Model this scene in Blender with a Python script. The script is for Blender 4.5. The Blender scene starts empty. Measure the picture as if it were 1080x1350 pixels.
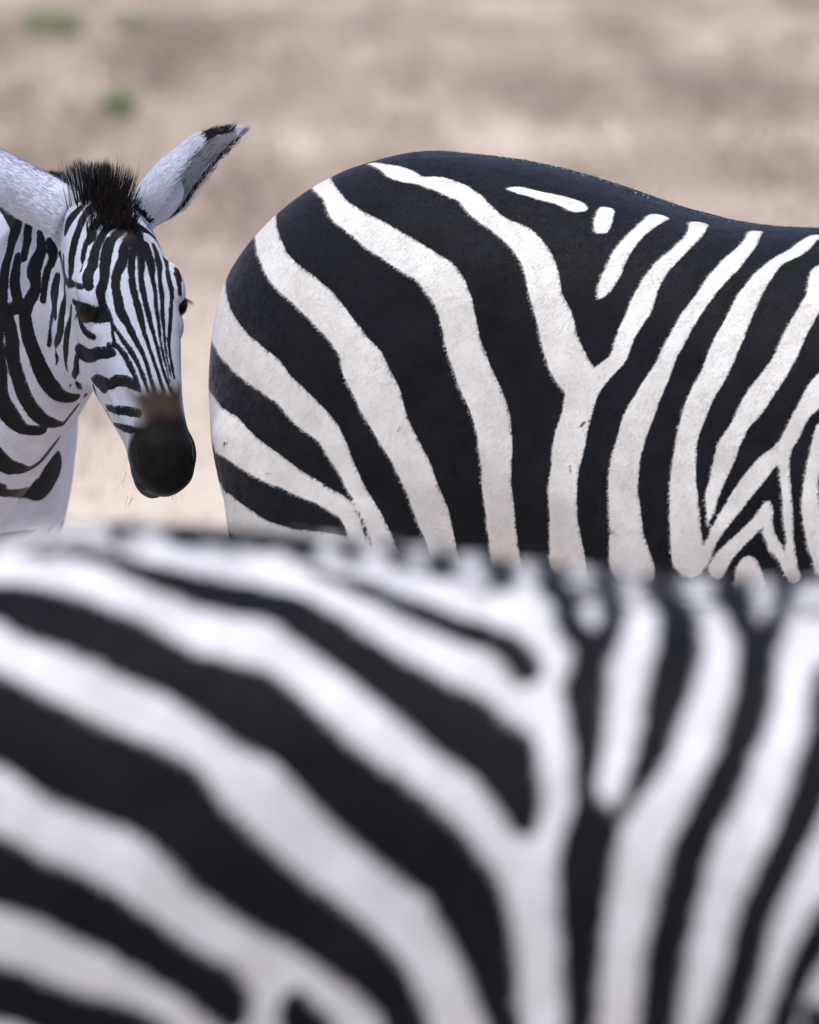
import bpy, bmesh, math, random
import numpy as np
from mathutils import Vector, Matrix
from mathutils.bvhtree import BVHTree

random.seed(7)
RNG = np.random.default_rng(11)
scene = bpy.context.scene
COL = scene.collection

# ------------------------------------------------------------------ camera
CAM_Y, CAM_H, CAM_DIP = -12.0, 1.93, 0.0886
cam_data = bpy.data.cameras.new("camera")
cam = bpy.data.objects.new("camera", cam_data)
COL.objects.link(cam)
cam.location = (0.0, CAM_Y, CAM_H)
cam.rotation_euler = (math.pi / 2 - CAM_DIP, 0, 0)
cam_data.sensor_fit = 'HORIZONTAL'
cam_data.sensor_width = 36.0
cam_data.lens = 440.0
cam_data.clip_start = 0.1
cam_data.clip_end = 6000.0
cam_data.dof.use_dof = True
cam_data.dof.focus_distance = 11.95
cam_data.dof.aperture_fstop = 9.8
scene.camera = cam

# ------------------------------------------------------------------ sky and sun
SUN_EL, SUN_AZ = math.radians(79), math.radians(195)     # azimuth from +Y, clockwise
world = bpy.data.worlds.new("World")
scene.world = world
world.use_nodes = True
wn = world.node_tree.nodes
wl = world.node_tree.links
sky = wn.new("ShaderNodeTexSky")
sky.sky_type = 'NISHITA'
sky.sun_disc = False
sky.sun_elevation = SUN_EL
sky.sun_rotation = SUN_AZ
sky.air_density = 1.0
sky.dust_density = 2.5
wl.new(sky.outputs[0], wn["Background"].inputs[0])
wn["Background"].inputs[1].default_value = 0.128
sun_data = bpy.data.lights.new("sun", 'SUN')
sun_data.energy = 2.75
sun_data.angle = math.radians(8.0)
sun_data.color = (1.0, 0.975, 0.95)
sun = bpy.data.objects.new("sun", sun_data)
COL.objects.link(sun)
sdir = Vector((math.sin(SUN_AZ) * math.cos(SUN_EL), math.cos(SUN_AZ) * math.cos(SUN_EL), math.sin(SUN_EL)))
sun.rotation_euler = sdir.to_track_quat('Z', 'Y').to_euler()
sun.location = sdir * 30

vs = scene.view_settings
vs.view_transform = 'Standard'
vs.look = 'None'
vs.exposure = 0.32
vs.gamma = 1.0
vs.use_curve_mapping = False

# ------------------------------------------------------------------ helpers
def tag(o, label=None, cat=None, group=None, kind=None):
    if label: o["label"] = label
    if cat: o["category"] = cat
    if group: o["group"] = group
    if kind: o["kind"] = kind
    return o

def mesh_from(name, V, F, smooth=True):
    """V (n,3) array, F (m,3|4) array or list of arrays -> mesh datablock"""
    if not isinstance(F, list): F = [F]
    F = [np.asarray(f, dtype=np.int64) for f in F if len(f)]
    me = bpy.data.meshes.new(name)
    me.vertices.add(len(V))
    me.vertices.foreach_set("co", np.asarray(V, dtype=np.float32).ravel())
    sizes = np.concatenate([np.full(len(f), f.shape[1]) for f in F])
    flat = np.concatenate([f.ravel() for f in F])
    me.loops.add(len(flat))
    me.loops.foreach_set("vertex_index", flat.astype(np.int32))
    me.polygons.add(len(sizes))
    starts = np.concatenate([[0], np.cumsum(sizes)[:-1]])
    me.polygons.foreach_set("loop_start", starts.astype(np.int32))
    me.update(calc_edges=True)
    me.polygons.foreach_set("use_smooth", np.full(len(sizes), smooth))
    me.update()
    return me

def add_attr(me, name, vals):
    a = me.attributes.new(name, 'FLOAT', 'POINT')
    a.data.foreach_set("value", np.asarray(vals, dtype=np.float32))

def link(name, me, mat, parent=None):
    o = bpy.data.objects.new(name, me)
    COL.objects.link(o)
    if mat: me.materials.append(mat)
    if parent: o.parent = parent
    return o

class Geo:
    """collects closed shells"""
    def __init__(self): self.V, self.F3, self.F4, self.n = [], [], [], 0
    def add(self, V, F4=None, F3=None):
        V = np.asarray(V, float)
        if F4 is not None and len(F4): self.F4.append(np.asarray(F4) + self.n)
        if F3 is not None and len(F3): self.F3.append(np.asarray(F3) + self.n)
        self.V.append(V); self.n += len(V)
    def rings(self, R):
        """R: (k, s, 3) rings -> closed tube with fan caps"""
        R = np.asarray(R, float); k, s, _ = R.shape
        V = np.concatenate([R.reshape(-1, 3), R[0].mean(0)[None], R[-1].mean(0)[None]])
        i = np.arange(k - 1)[:, None] * s; j = np.arange(s)[None]; jn = (j + 1) % s
        F4 = np.stack([i + j, i + jn, i + s + jn, i + s + j], -1).reshape(-1, 4)
        a = np.arange(s); an = (a + 1) % s
        F3 = np.concatenate([np.stack([an, a, np.full(s, k * s)], -1),
                             np.stack([(k - 1) * s + a, (k - 1) * s + an, np.full(s, k * s + 1)], -1)])
        self.add(V, F4, F3)
    def ellipsoid(self, c, ax, r, n=20):
        """ax: 3 axis vectors, r: 3 radii"""
        th = np.linspace(0.06, math.pi - 0.06, n); ph = np.linspace(0, 2 * math.pi, n, endpoint=False)
        T, P = np.meshgrid(th, ph, indexing='ij')
        a = [np.asarray(x, float) for x in ax]
        R = (np.asarray(c, float) + (r[0] * np.sin(T) * np.cos(P))[..., None] * a[0]
             + (r[1] * np.sin(T) * np.sin(P))[..., None] * a[1] + (r[2] * np.cos(T))[..., None] * a[2])
        self.rings(R)
    def mesh(self, name):
        F = []
        if self.F4: F.append(np.concatenate(self.F4))
        if self.F3: F.append(np.concatenate(self.F3))
        return mesh_from(name, np.concatenate(self.V), F)

def unit(v):
    v = np.asarray(v, float); return v / np.linalg.norm(v)

def interp(xs, tab):
    """monotone-ish smooth interpolation of a table [(x, a, b, ...)]"""
    tab = np.asarray(tab, float); x = tab[:, 0]; out = []
    xs = np.clip(xs, x[0], x[-1])
    for c in range(1, tab.shape[1]):
        y = tab[:, c]
        h = np.diff(x); d = np.diff(y) / h
        m = np.zeros(len(x)); m[0], m[-1] = d[0], d[-1]
        for i in range(1, len(x) - 1):
            if d[i - 1] * d[i] > 0:
                w1, w2 = 2 * h[i] + h[i - 1], h[i] + 2 * h[i - 1]
                m[i] = (w1 + w2) / (w1 / d[i - 1] + w2 / d[i])
        k = np.clip(np.searchsorted(x, xs, side='right') - 1, 0, len(x) - 2)
        t = (xs - x[k]) / h[k]
        out.append((2 * t**3 - 3 * t**2 + 1) * y[k] + (t**3 - 2 * t**2 + t) * h[k] * m[k]
                   + (-2 * t**3 + 3 * t**2) * y[k + 1] + (t**3 - t**2) * h[k] * m[k + 1])
    return np.stack(out, -1)

def remesh(me, voxel, smooth_it=6, fac=0.5):
    o = bpy.data.objects.new("tmp", me); COL.objects.link(o)
    m = o.modifiers.new("r", 'REMESH'); m.mode = 'VOXEL'; m.voxel_size = voxel; m.use_smooth_shade = True
    if smooth_it:
        s = o.modifiers.new("s", 'SMOOTH'); s.iterations = smooth_it; s.factor = fac
    dg = bpy.context.evaluated_depsgraph_get()
    ev = bpy.data.meshes.new_from_object(o.evaluated_get(dg))
    bpy.data.objects.remove(o); bpy.data.meshes.remove(me)
    return ev

def co_of(me):
    V = np.empty(len(me.vertices) * 3, np.float32); me.vertices.foreach_get("co", V)
    return V.reshape(-1, 3).astype(float)

def no_of(me):
    V = np.empty(len(me.vertices) * 3, np.float32); me.vertex_normals.foreach_get("vector", V)
    return V.reshape(-1, 3).astype(float)

# smooth value noise on points (for coat variation)
def vnoise(P, scale, seed):
    r = np.random.default_rng(seed); T = r.random((32, 32, 32))
    Q = P / scale; i = np.floor(Q).astype(int); f = Q - i; f = f * f * (3 - 2 * f)
    out = 0
    for dx in (0, 1):
        for dy in (0, 1):
            for dz in (0, 1):
                w = (f[:, 0] if dx else 1 - f[:, 0]) * (f[:, 1] if dy else 1 - f[:, 1]) * (f[:, 2] if dz else 1 - f[:, 2])
                out = out + w * T[(i[:, 0] + dx) % 32, (i[:, 1] + dy) % 32, (i[:, 2] + dz) % 32]
    return out * 2 - 1

# ------------------------------------------------------------------ zebra anatomy (local: x forward from buttock, y left, z up)
def trunk_rings(top, wid, bot, n_ring=90, s=64, x1=1.25, lvl=0.46):
    u = np.linspace(0, 1, n_ring); xs = x1 * (0.5 - 0.5 * np.cos(math.pi * u))
    xs = np.where(xs < 1e-4, 0.0, xs)
    T = interp(xs, top)[:, 0]; W = interp(xs, wid)[:, 0]; B = interp(xs, bot)[:, 0]
    th = np.linspace(0, 2 * math.pi, s, endpoint=False)
    R = []
    for x, t, w, b in zip(xs, T, W, B):
        zm = b + (t - b) * lvl
        c, sn = np.cos(th), np.sin(th)
        y = w * np.sign(c) * np.abs(c) ** 0.86
        z = np.where(sn > 0, zm + (t - zm) * np.abs(sn) ** 0.92, zm - (zm - b) * np.abs(sn) ** 0.95)
        R.append(np.stack([np.full(s, x), y, z], -1))
    return R

def leg_rings(tab, side, s=28):
    R = []
    tab = np.asarray(tab, float)
    zs = np.concatenate([np.linspace(tab[0, 0], 0.14, 26), np.linspace(0.13, 0.0, 14)])
    order = np.argsort(tab[:, 0]); q = interp(zs, tab[order])
    th = np.linspace(0, 2 * math.pi, s, endpoint=False)
    for z, (cx, cy, rx, ry) in zip(zs, q):
        R.append(np.stack([cx + rx * np.cos(th), side * cy + ry * np.sin(th) * 1.0, np.full(s, z)], -1))
    return R

HIND = [(1.08, .25, .120, .150, .075), (.98, .252, .135, .205, .098), (.88, .262, .142, .196, .100), (.76, .258, .142, .165, .085),
        (.64, .20, .135, .105, .060), (.52, .110, .125, .066, .044), (.44, .075, .12, .056, .038), (.36, .068, .12, .040, .031),
        (.22, .072, .12, .030, .026), (.12, .080, .12, .036, .032), (.08, .098, .12, .033, .031), (.055, .108, .12, .045, .043), (0, .120, .12, .058, .054)]
FORE = [(1.05, 1.02, .12, .10, .06), (.95, 1.03, .135, .120, .085), (.80, 1.02, .130, .098, .078), (.68, 1.0, .118, .070, .060), (.55, 1.0, .108, .054, .048),
        (.42, 1.005, .105, .047, .045), (.36, 1.0, .105, .036, .034), (.22, .995, .105, .028, .026), (.12, 1.0, .105, .035, .032),
        (.08, 1.018, .105, .032, .031), (.055, 1.03, .105, .044, .043), (0, 1.045, .105, .057, .054)]

def tube(centers, A, a, b, n=40, s=36, b_up=None):
    """elliptic tube; A lateral axis; b in the plane of travel"""
    C = np.asarray(centers, float); k = len(C)
    t = np.linspace(0, k - 1, n)
    cc = interp(t, np.column_stack([np.arange(k), C])); ra = interp(t, np.column_stack([np.arange(k), a]))[:, 0]
    rb = interp(t, np.column_stack([np.arange(k), b]))[:, 0]
    th = np.linspace(0, 2 * math.pi, s, endpoint=False); R = []
    for i in range(n):
        d = unit(cc[min(i + 1, n - 1)] - cc[max(i - 1, 0)])
        L = np.asarray(A[0], float) * (1 - i / (n - 1)) + np.asarray(A[1], float) * i / (n - 1)
        L = unit(L - d * np.dot(L, d)); Bv = np.cross(d, L)
        R.append(cc[i] + ra[i] * np.cos(th)[:, None] * L + rb[i] * np.sin(th)[:, None] * Bv)
    return R

# head table: t, half width, forehead reach, jaw reach   (metres, before scale)
HEADTAB = [(-.015, .030, .012, .020), (.0, .052, .030, .050), (.045, .066, .045, .095), (.10, .073, .053, .122), (.15, .074, .054, .124), (.20, .064, .050, .112),
           (.25, .052, .045, .092), (.29, .045, .041, .074), (.32, .043, .040, .058), (.345, .046, .041, .052), (.368, .043, .035, .047), (.388, .036, .026, .039), (.400, .022, .013, .024), (.406, .010, .005, .010)]

def add_head(g, O, T, V, U, k=1.0):
    O, T, V, U = map(lambda q: np.asarray(q, float), (O, T, V, U))
    ts = np.concatenate([np.linspace(-.015, .345, 50), np.linspace(.35, .406, 22)])
    q = interp(ts, HEADTAB); s = 48
    th = np.linspace(0, 2 * math.pi, s, endpoint=False); R = []
    for t, (w, vf, vb) in zip(ts, q):
        c, sn = np.cos(th), np.sin(th)
        lat = w * np.sign(c) * np.abs(c) ** 0.85
        lat = np.where(sn < 0, lat * (1 - 0.28 * np.abs(sn)), lat)
        v = np.where(sn > 0, vf * np.abs(sn) ** 0.9, -vb * np.abs(sn) ** 0.95)
        R.append(O + k * (t * T + lat[:, None] * U + v[:, None] * V))
    g.rings(R)
    P = lambda t, u, v: O + k * (t * T + u * U + v * V)
    for sd in (-1, 1):
        ax = (T, unit(U * sd * .9 + V * .3), V)
        g.ellipsoid(P(.122, sd * .060, .030), (T, U, V), (k * .036, k * .020, k * .020))       # brow
        g.ellipsoid(P(.170, sd * .060, .010), (T, U, V), (k * .024, k * .014, k * .020))       # lower lid
        g.ellipsoid(P(.135, sd * .042, -.060), (T, U, V), (k * .085, k * .030, k * .055))      # cheek
        g.ellipsoid(P(.215, sd * .044, .0), (T, U, V), (k * .085, k * .012, k * .012))         # facial crest
        g.ellipsoid(P(.350, sd * .030, .018), (T, U, V), (k * .028, k * .015, k * .017))       # nostril wing
        g.ellipsoid(P(.366, sd * .024, -.014), (T, U, V), (k * .031, k * .018, k * .013))      # upper lip
    g.ellipsoid(P(.366, 0, -.043), (T, U, V), (k * .030, k * .025, k * .014))                  # chin

def ear_geo(base, axis, back, length, wide, twist=0.0, root=.62):
    """cupped ear with thickness; returns V,F4,inside flag,s param"""
    axis = unit(axis); back = unit(np.asarray(back, float) - axis * np.dot(back, axis)); side = np.cross(axis, back)
    n, m = 30, 25
    s = np.linspace(0, 1, n)
    prof = interp(s, [(0, root, 2.75), (.12, root * .5 + .5, 2.5), (.35, 1.0, 1.85), (.6, 1.0, 1.45), (.8, .80, 1.25), (.91, .50, 1.15), (.97, .25, 1.1), (1, .05, 1.1)])
    out, inn = [], []
    for i in range(n):
        r = wide * prof[i, 0]; ph = np.linspace(-prof[i, 1], prof[i, 1], m)
        tw = twist * s[i]; bk = back * math.cos(tw) + side * math.sin(tw); sd = np.cross(axis, bk)
        bend = -0.03 * length * s[i] ** 2 * bk
        c = np.asarray(base, float) + axis * length * s[i] + bend
        edge = np.clip(1 - np.abs(ph / ph[-1]) ** 6, 0, 1) * 0.0026 + 0.0007
        o = c + r * (np.cos(ph)[:, None] * bk * 0.75 + np.sin(ph)[:, None] * sd)
        rr = np.maximum(r - edge * 1.6, r * .3)[:, None]
        q = c + rr * (np.cos(ph)[:, None] * bk * 0.75 + np.sin(ph)[:, None] * sd)
        out.append(o); inn.append(q)
    out = np.array(out); inn = np.array(inn)
    V = np.concatenate([out.reshape(-1, 3), inn.reshape(-1, 3)]); N = n * m
    F = []
    for i in range(n - 1):
        for j in range(m - 1):
            a = i * m + j
            F.append((a, a + 1, a + m + 1, a + m)); F.append((N + a, N + a + m, N + a + m + 1, N + a + 1))
        a = i * m; F.append((a, a + m, N + a + m, N + a)); a = i * m + m - 1; F.append((a, N + a, N + a + m, a + m))
    for j in range(m - 1):
        a = (n - 1) * m + j; F.append((a, a + 1, N + a + 1, N + a)); a = j; F.append((a, N + a, N + a + 1, a + 1))
    flag = np.concatenate([np.zeros(N), np.ones(N)]); sp = np.tile(np.repeat(s, m), 2); across = np.tile(np.tile(np.linspace(-1, 1, m), n), 2)
    return V, np.array(F), flag, sp, across
# ------------------------------------------------------------------ the three bodies
WID = [(0, .035), (.012, .075), (.03, .115), (.06, .155), (.11, .195), (.2, .235), (.3, .245), (.45, .240), (.6, .262), (.75, .272), (.9, .25), (1.05, .2), (1.15, .155), (1.22, .09), (1.25, .03)]
BOT = [(0, 1.00), (.012, .93), (.03, .87), (.06, .82), (.1, .78), (.3, .73), (.45, .745), (.6, .69), (.75, .65), (.9, .645), (1.05, .69), (1.15, .79), (1.22, .90), (1.25, .98)]
TOP_B = [(0, 1.06), (.012, 1.12), (.03, 1.16), (.06, 1.20), (.1, 1.236), (.15, 1.266), (.2, 1.286), (.27, 1.300), (.36, 1.294), (.467, 1.273), (.583, 1.239), (.67, 1.223), (.75, 1.219), (.9, 1.222), (1.05, 1.24), (1.15, 1.20), (1.22, 1.12), (1.25, 1.05)]
TOP_C = [(0, 1.06), (.012, 1.12), (.03, 1.16), (.06, 1.20), (.1, 1.245), (.15, 1.275), (.2, 1.292), (.27, 1.296), (.36, 1.291), (.45, 1.283), (.54, 1.271), (.65, 1.262), (.777, 1.258), (.9, 1.262), (1.05, 1.275), (1.15, 1.23), (1.22, 1.14), (1.25, 1.05)]

def body_mesh(top, neck, head, tail, voxel, name, wid=WID, extra=None, lvl=.46):
    g = Geo()
    g.rings(trunk_rings(top, wid, BOT, lvl=lvl))
    for sd in (-1, 1):
        g.rings(leg_rings(HIND, sd)); g.rings(leg_rings(FORE, sd))
    g.rings(tube(*neck)); g.rings(tube(*tail, n=30, s=16))
    add_head(g, *head)
    if extra: extra(g)
    me = remesh(g.mesh(name), voxel)
    # muscle, hip bone, ribs and slack skin under the coat
    V, N = co_of(me), no_of(me)
    bod = np.clip((V[:, 2] - .6) / .2, 0, 1) * np.clip((1.1 - V[:, 0]) / .15, 0, 1)
    d = vnoise(V, .17, 91) * .0050 + vnoise(V, .075, 92) * .0026 + vnoise(V, .034, 93) * .0011
    hip = np.exp(-(((V[:, 0] - .43) / .07) ** 2 + ((V[:, 2] - 1.16) / .05) ** 2)) * .008
    flank = -np.exp(-(((V[:, 0] - .56) / .08) ** 2 + ((V[:, 2] - 1.02) / .10) ** 2)) * .010
    ribs = np.sin((V[:, 0] + .35 * (V[:, 2] - 1)) * 6.283 / .062) * .0014 * np.clip((V[:, 0] - .58) / .1, 0, 1) * np.clip(1 - np.abs(V[:, 2] - .98) / .2, 0, 1)
    side = np.abs(N[:, 1]) > .25
    V = V + N * (bod * (d * (1 - .65 * np.clip((V[:, 2] - 1.10) / .12, 0, 1)) + np.where(side, hip + flank + ribs, 0)))[:, None]
    me.vertices.foreach_set("co", V.astype(np.float32).ravel()); me.update()
    return me

def head_frame(O, T, v0):
    T = unit(T); v = np.asarray(v0, float); V = unit(v - T * np.dot(v, T)); U = np.cross(V, T)
    return np.asarray(O, float), T, V, U

# neck and head carried level, well outside the picture
NECK_S = ([(.98, 0, .98), (1.12, 0, 1.06), (1.27, 0, 1.17), (1.40, 0, 1.30), (1.47, 0, 1.385)], ((0, 1, 0), (0, 1, 0)), [.15, .125, .095, .075, .055], [.25, .22, .165, .125, .085])
HEAD_S = head_frame((1.47, 0, 1.43), (.62, 0, -.78), (.78, 0, .62))
TAIL_S = ([(.10, .02, 1.18), (.05, .06, 1.165), (.03, .11, 1.09), (.02, .16, .98), (.03, .20, .86), (.04, .22, .76)], ((0, 1, 0), (0, 1, 0)), [.035, .03, .026, .022, .018, .014], [.035, .03, .026, .022, .018, .014])

def place(o, loc, yaw, k=1.0):
    o.location = loc; o.rotation_euler = (0, 0, yaw); o.scale = (k, k, k)
    return Matrix.Translation(loc) @ Matrix.Rotation(yaw, 4, 'Z') @ Matrix.Scale(k, 4)

YAW_B, LOC_B = math.radians(-24), (-.221, .03, 0.004)
YAW_C, LOC_C = math.radians(-7), (-.465, -4.86, -0.006)
# the third animal looks over from the left
YAW_A, K_A = math.radians(-42), 0.93
LOC_A = (-1.320, 1.30, 0.0)
MAT_A = Matrix.Translation(LOC_A) @ Matrix.Rotation(YAW_A, 4, 'Z') @ Matrix.Scale(K_A, 4)
INV_A = MAT_A.inverted()
def to_a(p):
    q = INV_A @ Vector(p); return (q.x, q.y, q.z)
def dir_a(d):
    q = Matrix.Rotation(-YAW_A, 4, 'Z') @ Vector(d); return np.array((q.x, q.y, q.z))

K_HEAD = .90
HEAD_W = head_frame((-.372, .05, 1.222), (.235, -.36, -.90), (.5, -.866, 0))       # world position of the poll
HEAD_A = (np.array(to_a(HEAD_W[0])), dir_a(HEAD_W[1]), dir_a(HEAD_W[2]), dir_a(HEAD_W[3]), K_HEAD / K_A)
NECK_AW = [(-.70, .62, .90), (-.60, .44, .97), (-.505, .26, 1.05), (-.435, .14, 1.125), (-.385, .075, 1.185)]
NECK_A = ([to_a(p) for p in NECK_AW], (dir_a((.66, .74, 0)), dir_a((.86, .5, 0))), [.17, .135, .108, .086, .062], [.25, .21, .17, .135, .085])
EAR_W = [((-.412, .055, 1.220), (-.82, .12, .43), (.25, -.70, .65), .172, .0355, 0.0, 1.0),
         ((-.318, .06, 1.226), (.735, .02, .60), (-.48, .34, .60), .149, .042, 0.0, .70)]

def ear_roots(g):
    """the muscle the ears stand on"""
    for b, a, bk, L, w, tw, rt in EAR_W:
        a = unit(a); c = np.array(b) + a * .012
        s = unit(np.cross(a, (0, 1, 0)))
        g.ellipsoid(to_a(c), (dir_a(s), dir_a(np.cross(a, s)), dir_a(a)), (w * rt * .98, w * rt * .80, .046))
# coat markings: each row is one stripe as (x, y, z, half width) along its middle, in the animal's own space
MARKS_B = [[(.03,-.04,.8849,.0257),(.0919,-.187,.8749,.0245),(.1184,-.2056,.8603,.0263),(.1749,-.2276,.84,.0266),(.2583,-.234,.8298,.0299)],
 [(.005,-.04,.9937,.0314),(.0451,-.1343,.9787,.0299),(.0936,-.1944,.9662,.0259),(.1258,-.2127,.9511,.0224),(.1598,-.2255,.9366,.0202),(.19,-.2312,.9238,.0152),(.2144,-.2343,.9137,.0136),(.2401,-.2369,.9027,.0123),(.267,-.2401,.8874,.0116),(.2799,-.2384,.8582,.0091),(.2853,-.2342,.8353,.0142)],
 [(.012,-.03,1.1252,.0328),(.047,-.1209,1.1002,.0312),(.0789,-.1573,1.0777,.0272),(.1192,-.1908,1.0576,.0243),(.1557,-.2142,1.0428,.0232),(.1842,-.227,1.0235,.0184),(.2117,-.2335,1.0025,.0201),(.2425,-.2376,.9792,.0166),(.2545,-.2395,.9615,.0144),(.2653,-.2394,.9422,.0129),(.2812,-.239,.9128,.0104),(.2985,-.2385,.8866,.011),(.3107,-.2342,.8563,.0127),(.3209,-.2288,.8272,.0128)],
 [(.0566,.0,1.2134,.0186),(.0916,-.0847,1.2074,.0186),(.1214,-.1405,1.1896,.0184),(.1523,-.1775,1.166,.0189),(.1897,-.2011,1.1469,.0201),(.2247,-.2156,1.1259,.0213),(.2528,-.2257,1.1006,.0198),(.2749,-.2325,1.0771,.0208),(.2908,-.2364,1.0543,.0279),(.3057,-.2394,1.0282,.0279),(.3224,-.2409,.9946,.0232),(.3388,-.2415,.9676,.021),(.3522,-.2402,.9452,.0211),(.3631,-.2373,.92,.0206),(.3729,-.2286,.8871,.0211),(.3792,-.2188,.8545,.0171),(.3841,-.2123,.8247,.0152)],
 [(.1246,.0,1.2671,.012),(.1596,-.0702,1.2611,.012),(.1935,-.1208,1.251,.0105),(.2208,-.1519,1.2344,.0142),(.2545,-.1721,1.2207,.016),(.2851,-.1846,1.2065,.0193),(.3131,-.1926,1.1934,.02),(.3547,-.2042,1.1746,.0199),(.3789,-.2129,1.1589,.0229),(.3923,-.2192,1.1428,.0221),(.4033,-.2242,1.1168,.0217),(.4119,-.2272,1.087,.021),(.4222,-.2298,1.0636,.0213),(.4368,-.2335,1.0354,.0228),(.4496,-.2361,1.009,.0228),(.457,-.2377,.9765,.022),(.4582,-.2369,.9375,.0194),(.4593,-.2294,.9023,.0196),(.4573,-.2113,.8523,.0191),(.4533,-.1933,.827,.0198)],
 [(.2136,-.0527,1.2854,.0032),(.2456,-.0845,1.2845,.0063),(.2774,-.105,1.2777,.013),(.308,-.1155,1.2708,.0093),(.3288,-.1171,1.2683,.0134),(.357,-.1245,1.2612,.0139),(.3755,-.1313,1.2544,.0127),(.3996,-.1474,1.2389,.0133),(.4211,-.1567,1.2266,.0119),(.4536,-.1656,1.2123,.0164),(.479,-.1787,1.1937,.0188),(.493,-.1888,1.1769,.0193),(.509,-.2058,1.1429,.019),(.5226,-.2138,1.1173,.0215),(.5334,-.2211,1.0906,.023),(.548,-.2283,1.0646,.0235),(.5659,-.2342,1.0408,.0223),(.5609,-.2392,1.0097,.0202),(.5534,-.244,.9776,.0221),(.549,-.2482,.9415,.019),(.5483,-.2496,.8974,.0189),(.549,-.2388,.8523,.0259),(.5459,-.2269,.829,.0296)],
 [(.6367,-.0525,1.2234,.0114),(.6482,-.0978,1.2116,.0091),(.6446,-.1332,1.1966,.0092),(.6357,-.1634,1.1783,.0107),(.6293,-.1879,1.1557,.0125),(.6254,-.2049,1.1324,.0147),(.6171,-.2178,1.1092,.0124),(.6079,-.2311,1.0763,.0105),(.5906,-.234,1.0583,.0118),(.5767,-.2349,1.0439,.0156)],
 [(.591,-.0665,1.2311,.0117),(.5896,-.0932,1.2241,.0098),(.5851,-.1317,1.2083,.0093),(.5814,-.1562,1.1924,.011),(.58,-.1764,1.174,.0107),(.5769,-.1919,1.1559,.0091),(.5741,-.1977,1.1473,.005)],
 [(.5352,-.09,1.2391,.009),(.5408,-.1124,1.2279,.0108),(.5447,-.1272,1.2191,.0084)],
 [(.4185,-.1037,1.2629,.0043),(.4322,-.1017,1.2609,.0088),(.4536,-.1017,1.256,.0088),(.4802,-.1005,1.2504,.0105),(.5005,-.1028,1.2443,.0122),(.506,-.1032,1.2426,.0091)],
 [(.7102,-.054,1.216,.0075),(.7202,-.1116,1.2004,.0105),(.714,-.15,1.1808,.0139),(.7028,-.1851,1.154,.0111),(.6897,-.2107,1.124,.0115),(.6801,-.2265,1.0984,.0108),(.6694,-.2371,1.0697,.0122),(.6487,-.2497,1.0221,.0175),(.6353,-.2584,.9801,.0188),(.6294,-.2622,.9322,.0196),(.6348,-.2646,.878,.0229),(.6394,-.2596,.8376,.0305)],
 [(.7884,-.0649,1.2137,.0069),(.7865,-.1053,1.2009,.0116),(.7673,-.1364,1.1858,.0094),(.7572,-.1756,1.1589,.0136),(.7489,-.2028,1.126,.0152),(.7409,-.2246,1.093,.0168),(.7337,-.2404,1.0649,.0162),(.7185,-.2512,1.0292,.0152),(.7097,-.2619,.9933,.0129),(.7071,-.2691,.9521,.0157),(.71,-.2722,.9042,.0191),(.7151,-.2696,.8524,.0228)],
 [(.8405,-.1481,1.1748,.025),(.8344,-.1774,1.1492,.0133),(.8231,-.202,1.1176,.0128),(.8136,-.2271,1.0796,.013),(.7891,-.2475,1.0356,.0153),(.7723,-.2582,1.0043,.0107),(.7599,-.2656,.9786,.0136),(.7502,-.2681,.9456,.0104),(.744,-.2713,.9225,.0074),(.7414,-.2751,.8924,.0017)],
 [(.876,-.2246,1.0638,.0156),(.8616,-.2354,1.0462,.0148),(.845,-.2441,1.0205,.0096),(.8284,-.2561,.9854,.0091),(.8065,-.2611,.9628,.0102),(.7885,-.2686,.9387,.0111),(.7682,-.2716,.9102,.0095),(.7504,-.2752,.8827,.0067),(.7418,-.2748,.8639,.005),(.7372,-.2716,.8446,.0026)],
 [(.8282,-.2569,.9816,.0081),(.8299,-.2609,.9566,.0064),(.8338,-.2646,.9308,.0059),(.837,-.2664,.8961,.0054),(.84,-.2652,.8611,.0058),(.8413,-.2612,.8346,.0075)],
 [(.8125,-.2686,.9181,.0046),(.8104,-.2703,.9051,.0093),(.7988,-.2728,.893,.007),(.7803,-.2735,.8758,.0076),(.7621,-.2737,.8567,.0093),(.751,-.2718,.8395,.0104)],
 [(.8126,-.2699,.9051,.0058),(.8138,-.2704,.889,.0067),(.82,-.2693,.8721,.0076),(.8314,-.266,.8543,.0068),(.8361,-.2635,.8411,.0051)],
 [(.7905,-.2706,.8488,.0079),(.7896,-.2693,.8407,.0147),(.7885,-.2641,.8196,.0212)],
 [(.8704,-.2441,1.0047,.0096),(.8631,-.2502,.97,.008),(.8605,-.2565,.9416,.0085),(.862,-.261,.9079,.0099),(.8688,-.2601,.8775,.0118),(.8778,-.2565,.8465,.0113)]]
FLECKS_B = [[(.567,-.2424,.9982,.0024),(.5719,-.2426,1.0019,.0024)],
 [(.5577,-.2485,.9507,.0024),(.5581,-.2492,.9463,.0023)],
 [(.6142,-.262,.8774,.0016),(.6228,-.2633,.877,.0014)],
 [(.338,-.2409,.9884,.0015),(.3366,-.2411,.9857,.001)],
 [(.0862,-.1894,.9575,.0022),(.093,-.1942,.9621,.0012)],
 [(.1595,-.2258,.9281,.0014),(.1667,-.2276,.9289,.0007)]]
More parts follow.
